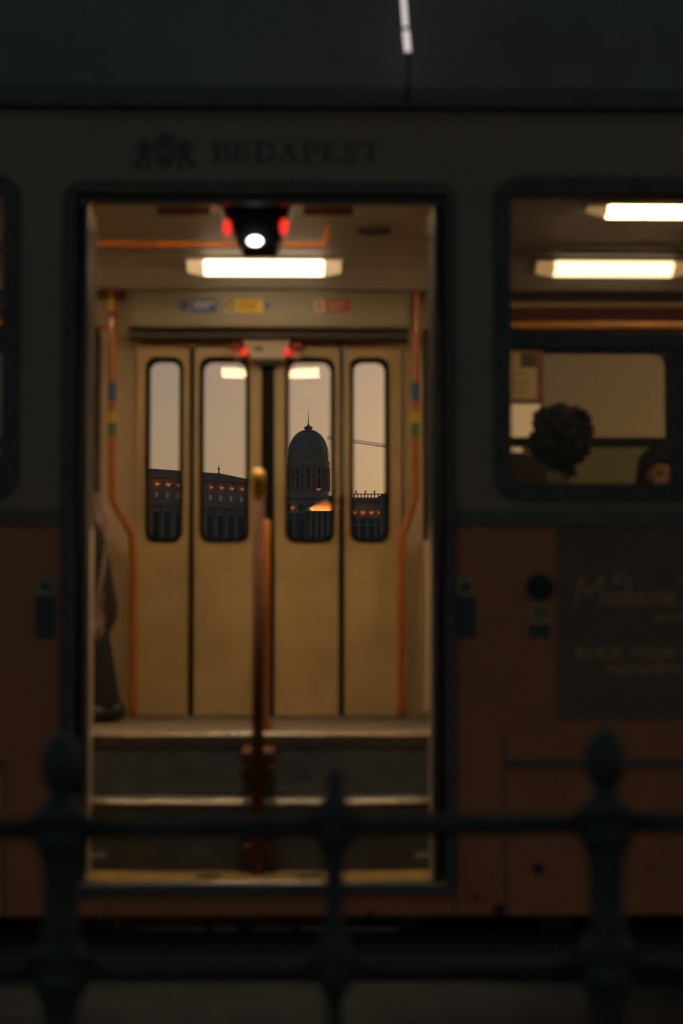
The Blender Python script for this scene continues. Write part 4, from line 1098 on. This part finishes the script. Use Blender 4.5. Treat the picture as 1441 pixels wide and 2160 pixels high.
# standing passenger, mostly hidden behind the left jamb
mats3 = dict(skin=M_skin, top=M_grey, leg=M_trou, shoe=M_shoe, hair=M_hair)
y3 = 9.70
px3 = (PX(214, y3) - .135, y3, fl)
root3, place3, j3 = person('lean', px3, R(188), 1.0, mats3, 'standing passenger in long dark coat and black trousers behind the left door jamb', 'straight')
def at(px, py, y): q = P(px, py, y); return (q.x, q.y, q.z)
yy3 = y3 - .30
def cloth(Ls, Rs, y, amp, ph, parent, name):
    vs_ = []; nn_ = 9; m_ = len(Ls)
    for i_, (l, r_) in enumerate(zip(Ls, Rs)):
        for q in range(nn_):
            t_ = q / (nn_ - 1); d_ = amp * math.sin(t_ * 11 + i_ * ph)
            vs_.append(at(l[0] + (r_[0] - l[0]) * t_, l[1] + (r_[1] - l[1]) * t_ + 5 * math.sin(q * 2.1 + i_), y + d_))
    n0 = len(vs_); vs_ += [(x, yy + .010, z) for x, yy, z in vs_]
    fs_ = [(a_ * nn_ + b_, a_ * nn_ + b_ + 1, (a_ + 1) * nn_ + b_ + 1, (a_ + 1) * nn_ + b_) for a_ in range(m_ - 1) for b_ in range(nn_ - 1)]
    fs_ += [tuple(reversed([q + n0 for q in f])) for f in fs_]
    return MB().add(vs_, fs_).build(name, M_pink, parent, True)
cloth([(183, 1036), (190, 1050), (197, 1072), (205, 1098), (213, 1120), (220, 1136)], [(204, 1040), (215, 1056), (222, 1078), (229, 1100), (234, 1122), (233, 1140)], yy3 - .02, .014, .8, root3, 'scarf')
# shoulder bag
bg = empty('shoulder_bag', at(206, 1345, yy3 - .03))
pts = [at(229, 1138, yy3 - .02), at(222, 1180, yy3 - .03), at(213, 1230, yy3 - .035), at(208, 1262, yy3 - .03)]
MB().tube(smooth_path(pts, 6), [.010] * 18 + [.008], 8).build('strap', M_grey2, bg, True)
cloth([(204, 1250), (196, 1268), (198, 1284), (192, 1300), (196, 1318), (190, 1332), (196, 1346)], [(214, 1250), (220, 1268), (214, 1282), (222, 1296), (215, 1316), (219, 1330), (208, 1346)], yy3 - .03, .022, 1.9, bg, 'bag_body')
tag(bg, 'pale strap bag of crumpled pink patterned cloth carried by the standing passenger', 'bag')

# ================================================================== RAILING in front
YFn = 4.2
kf = YFn / FPX
SLOPE = R(0.45)
fen = empty('railing', (0, YFn, 0))
def fz(py): return PZ(py, YFn)
def shape(tab, base):
    prof = []
    for py, rpx in tab: prof.append((max(rpx * kf, .001), fz(py)))
    prof += base
    return [(r_, z) for r_, z in reversed(prof)]
main_tab = [(1537, 1), (1541, 12), (1550, 24), (1565, 35), (1585, 43), (1610, 46), (1632, 43), (1650, 34), (1662, 26), (1670, 24), (1678, 28), (1688, 42), (1700, 53), (1712, 60), (1722, 62), (1728, 55), (1735, 52), (1762, 52), (1766, 60), (1774, 60), (1780, 55), (1795, 46), (1815, 40), (1835, 37.5), (1950, 37.5), (1965, 42), (1972, 38), (1985, 46), (1998, 56), (2010, 60), (2020, 52), (2058, 52), (2066, 60), (2074, 60), (2085, 52), (2105, 43), (2130, 37), (2150, 35)]
mid_tab = [(1622, 1), (1626, 10), (1634, 15), (1646, 18), (1658, 16), (1666, 13), (1674, 20), (1688, 30), (1704, 37), (1718, 40), (1735, 38), (1762, 38), (1772, 40), (1784, 34), (1796, 26), (1812, 22), (1830, 20.5), (1955, 20.5), (1972, 25), (1990, 33), (2008, 38), (2060, 37), (2072, 38), (2086, 30), (2105, 21), (2130, 17), (2150, 17)]
bm_ = [(.034, .55), (.036, .30), (.05, .28), (.05, .24), (.062, .22), (.072, .10), (.085, .09), (.085, .0)]
bs_ = [(.0165, .50), (.0175, .20), (.030, .18), (.036, .10), (.036, .0)]
me_main = MB().lathe(shape(main_tab, bm_), (0, 0, 0), 28).mesh('post'); me_main.materials.append(M_iron)
me_mid = MB().lathe(shape(mid_tab, bs_), (0, 0, 0), 22).mesh('intermediate_post'); me_mid.materials.append(M_iron)
for me in (me_main, me_mid):
    for p in me.polygons: p.use_smooth = True
xm0 = PX(130, YFn, 1740); sp = PX(1278, YFn, 1740) - xm0; xc = xm0 + sp / 2
def fpost(name, me, x):
    o = link(name, me, None, fen); o.location = (x, YFn, (x - xc) * math.tan(SLOPE)); return o
for q in range(-3, 5):
    fpost('post', me_main, xm0 + q * sp); fpost('intermediate_post', me_mid, xm0 + (q + .5) * sp)
for py, rr in ((1742, 22), (2045, 20)):
    z = fz(py)
    for q in range(-3, 4):
        for hh in (0, .5):
            xa_, xb_ = xm0 + (q + hh) * sp, xm0 + (q + hh + .5) * sp
            MB().tube([(xa_, YFn, z + (xa_ - xc) * math.tan(SLOPE)), (xb_, YFn, z + (xb_ - xc) * math.tan(SLOPE))], rr * kf, 16).build('rail', M_iron, fen, True)
tag(fen, 'dark cast iron railing with acorn topped posts in front of the tram', 'railing')
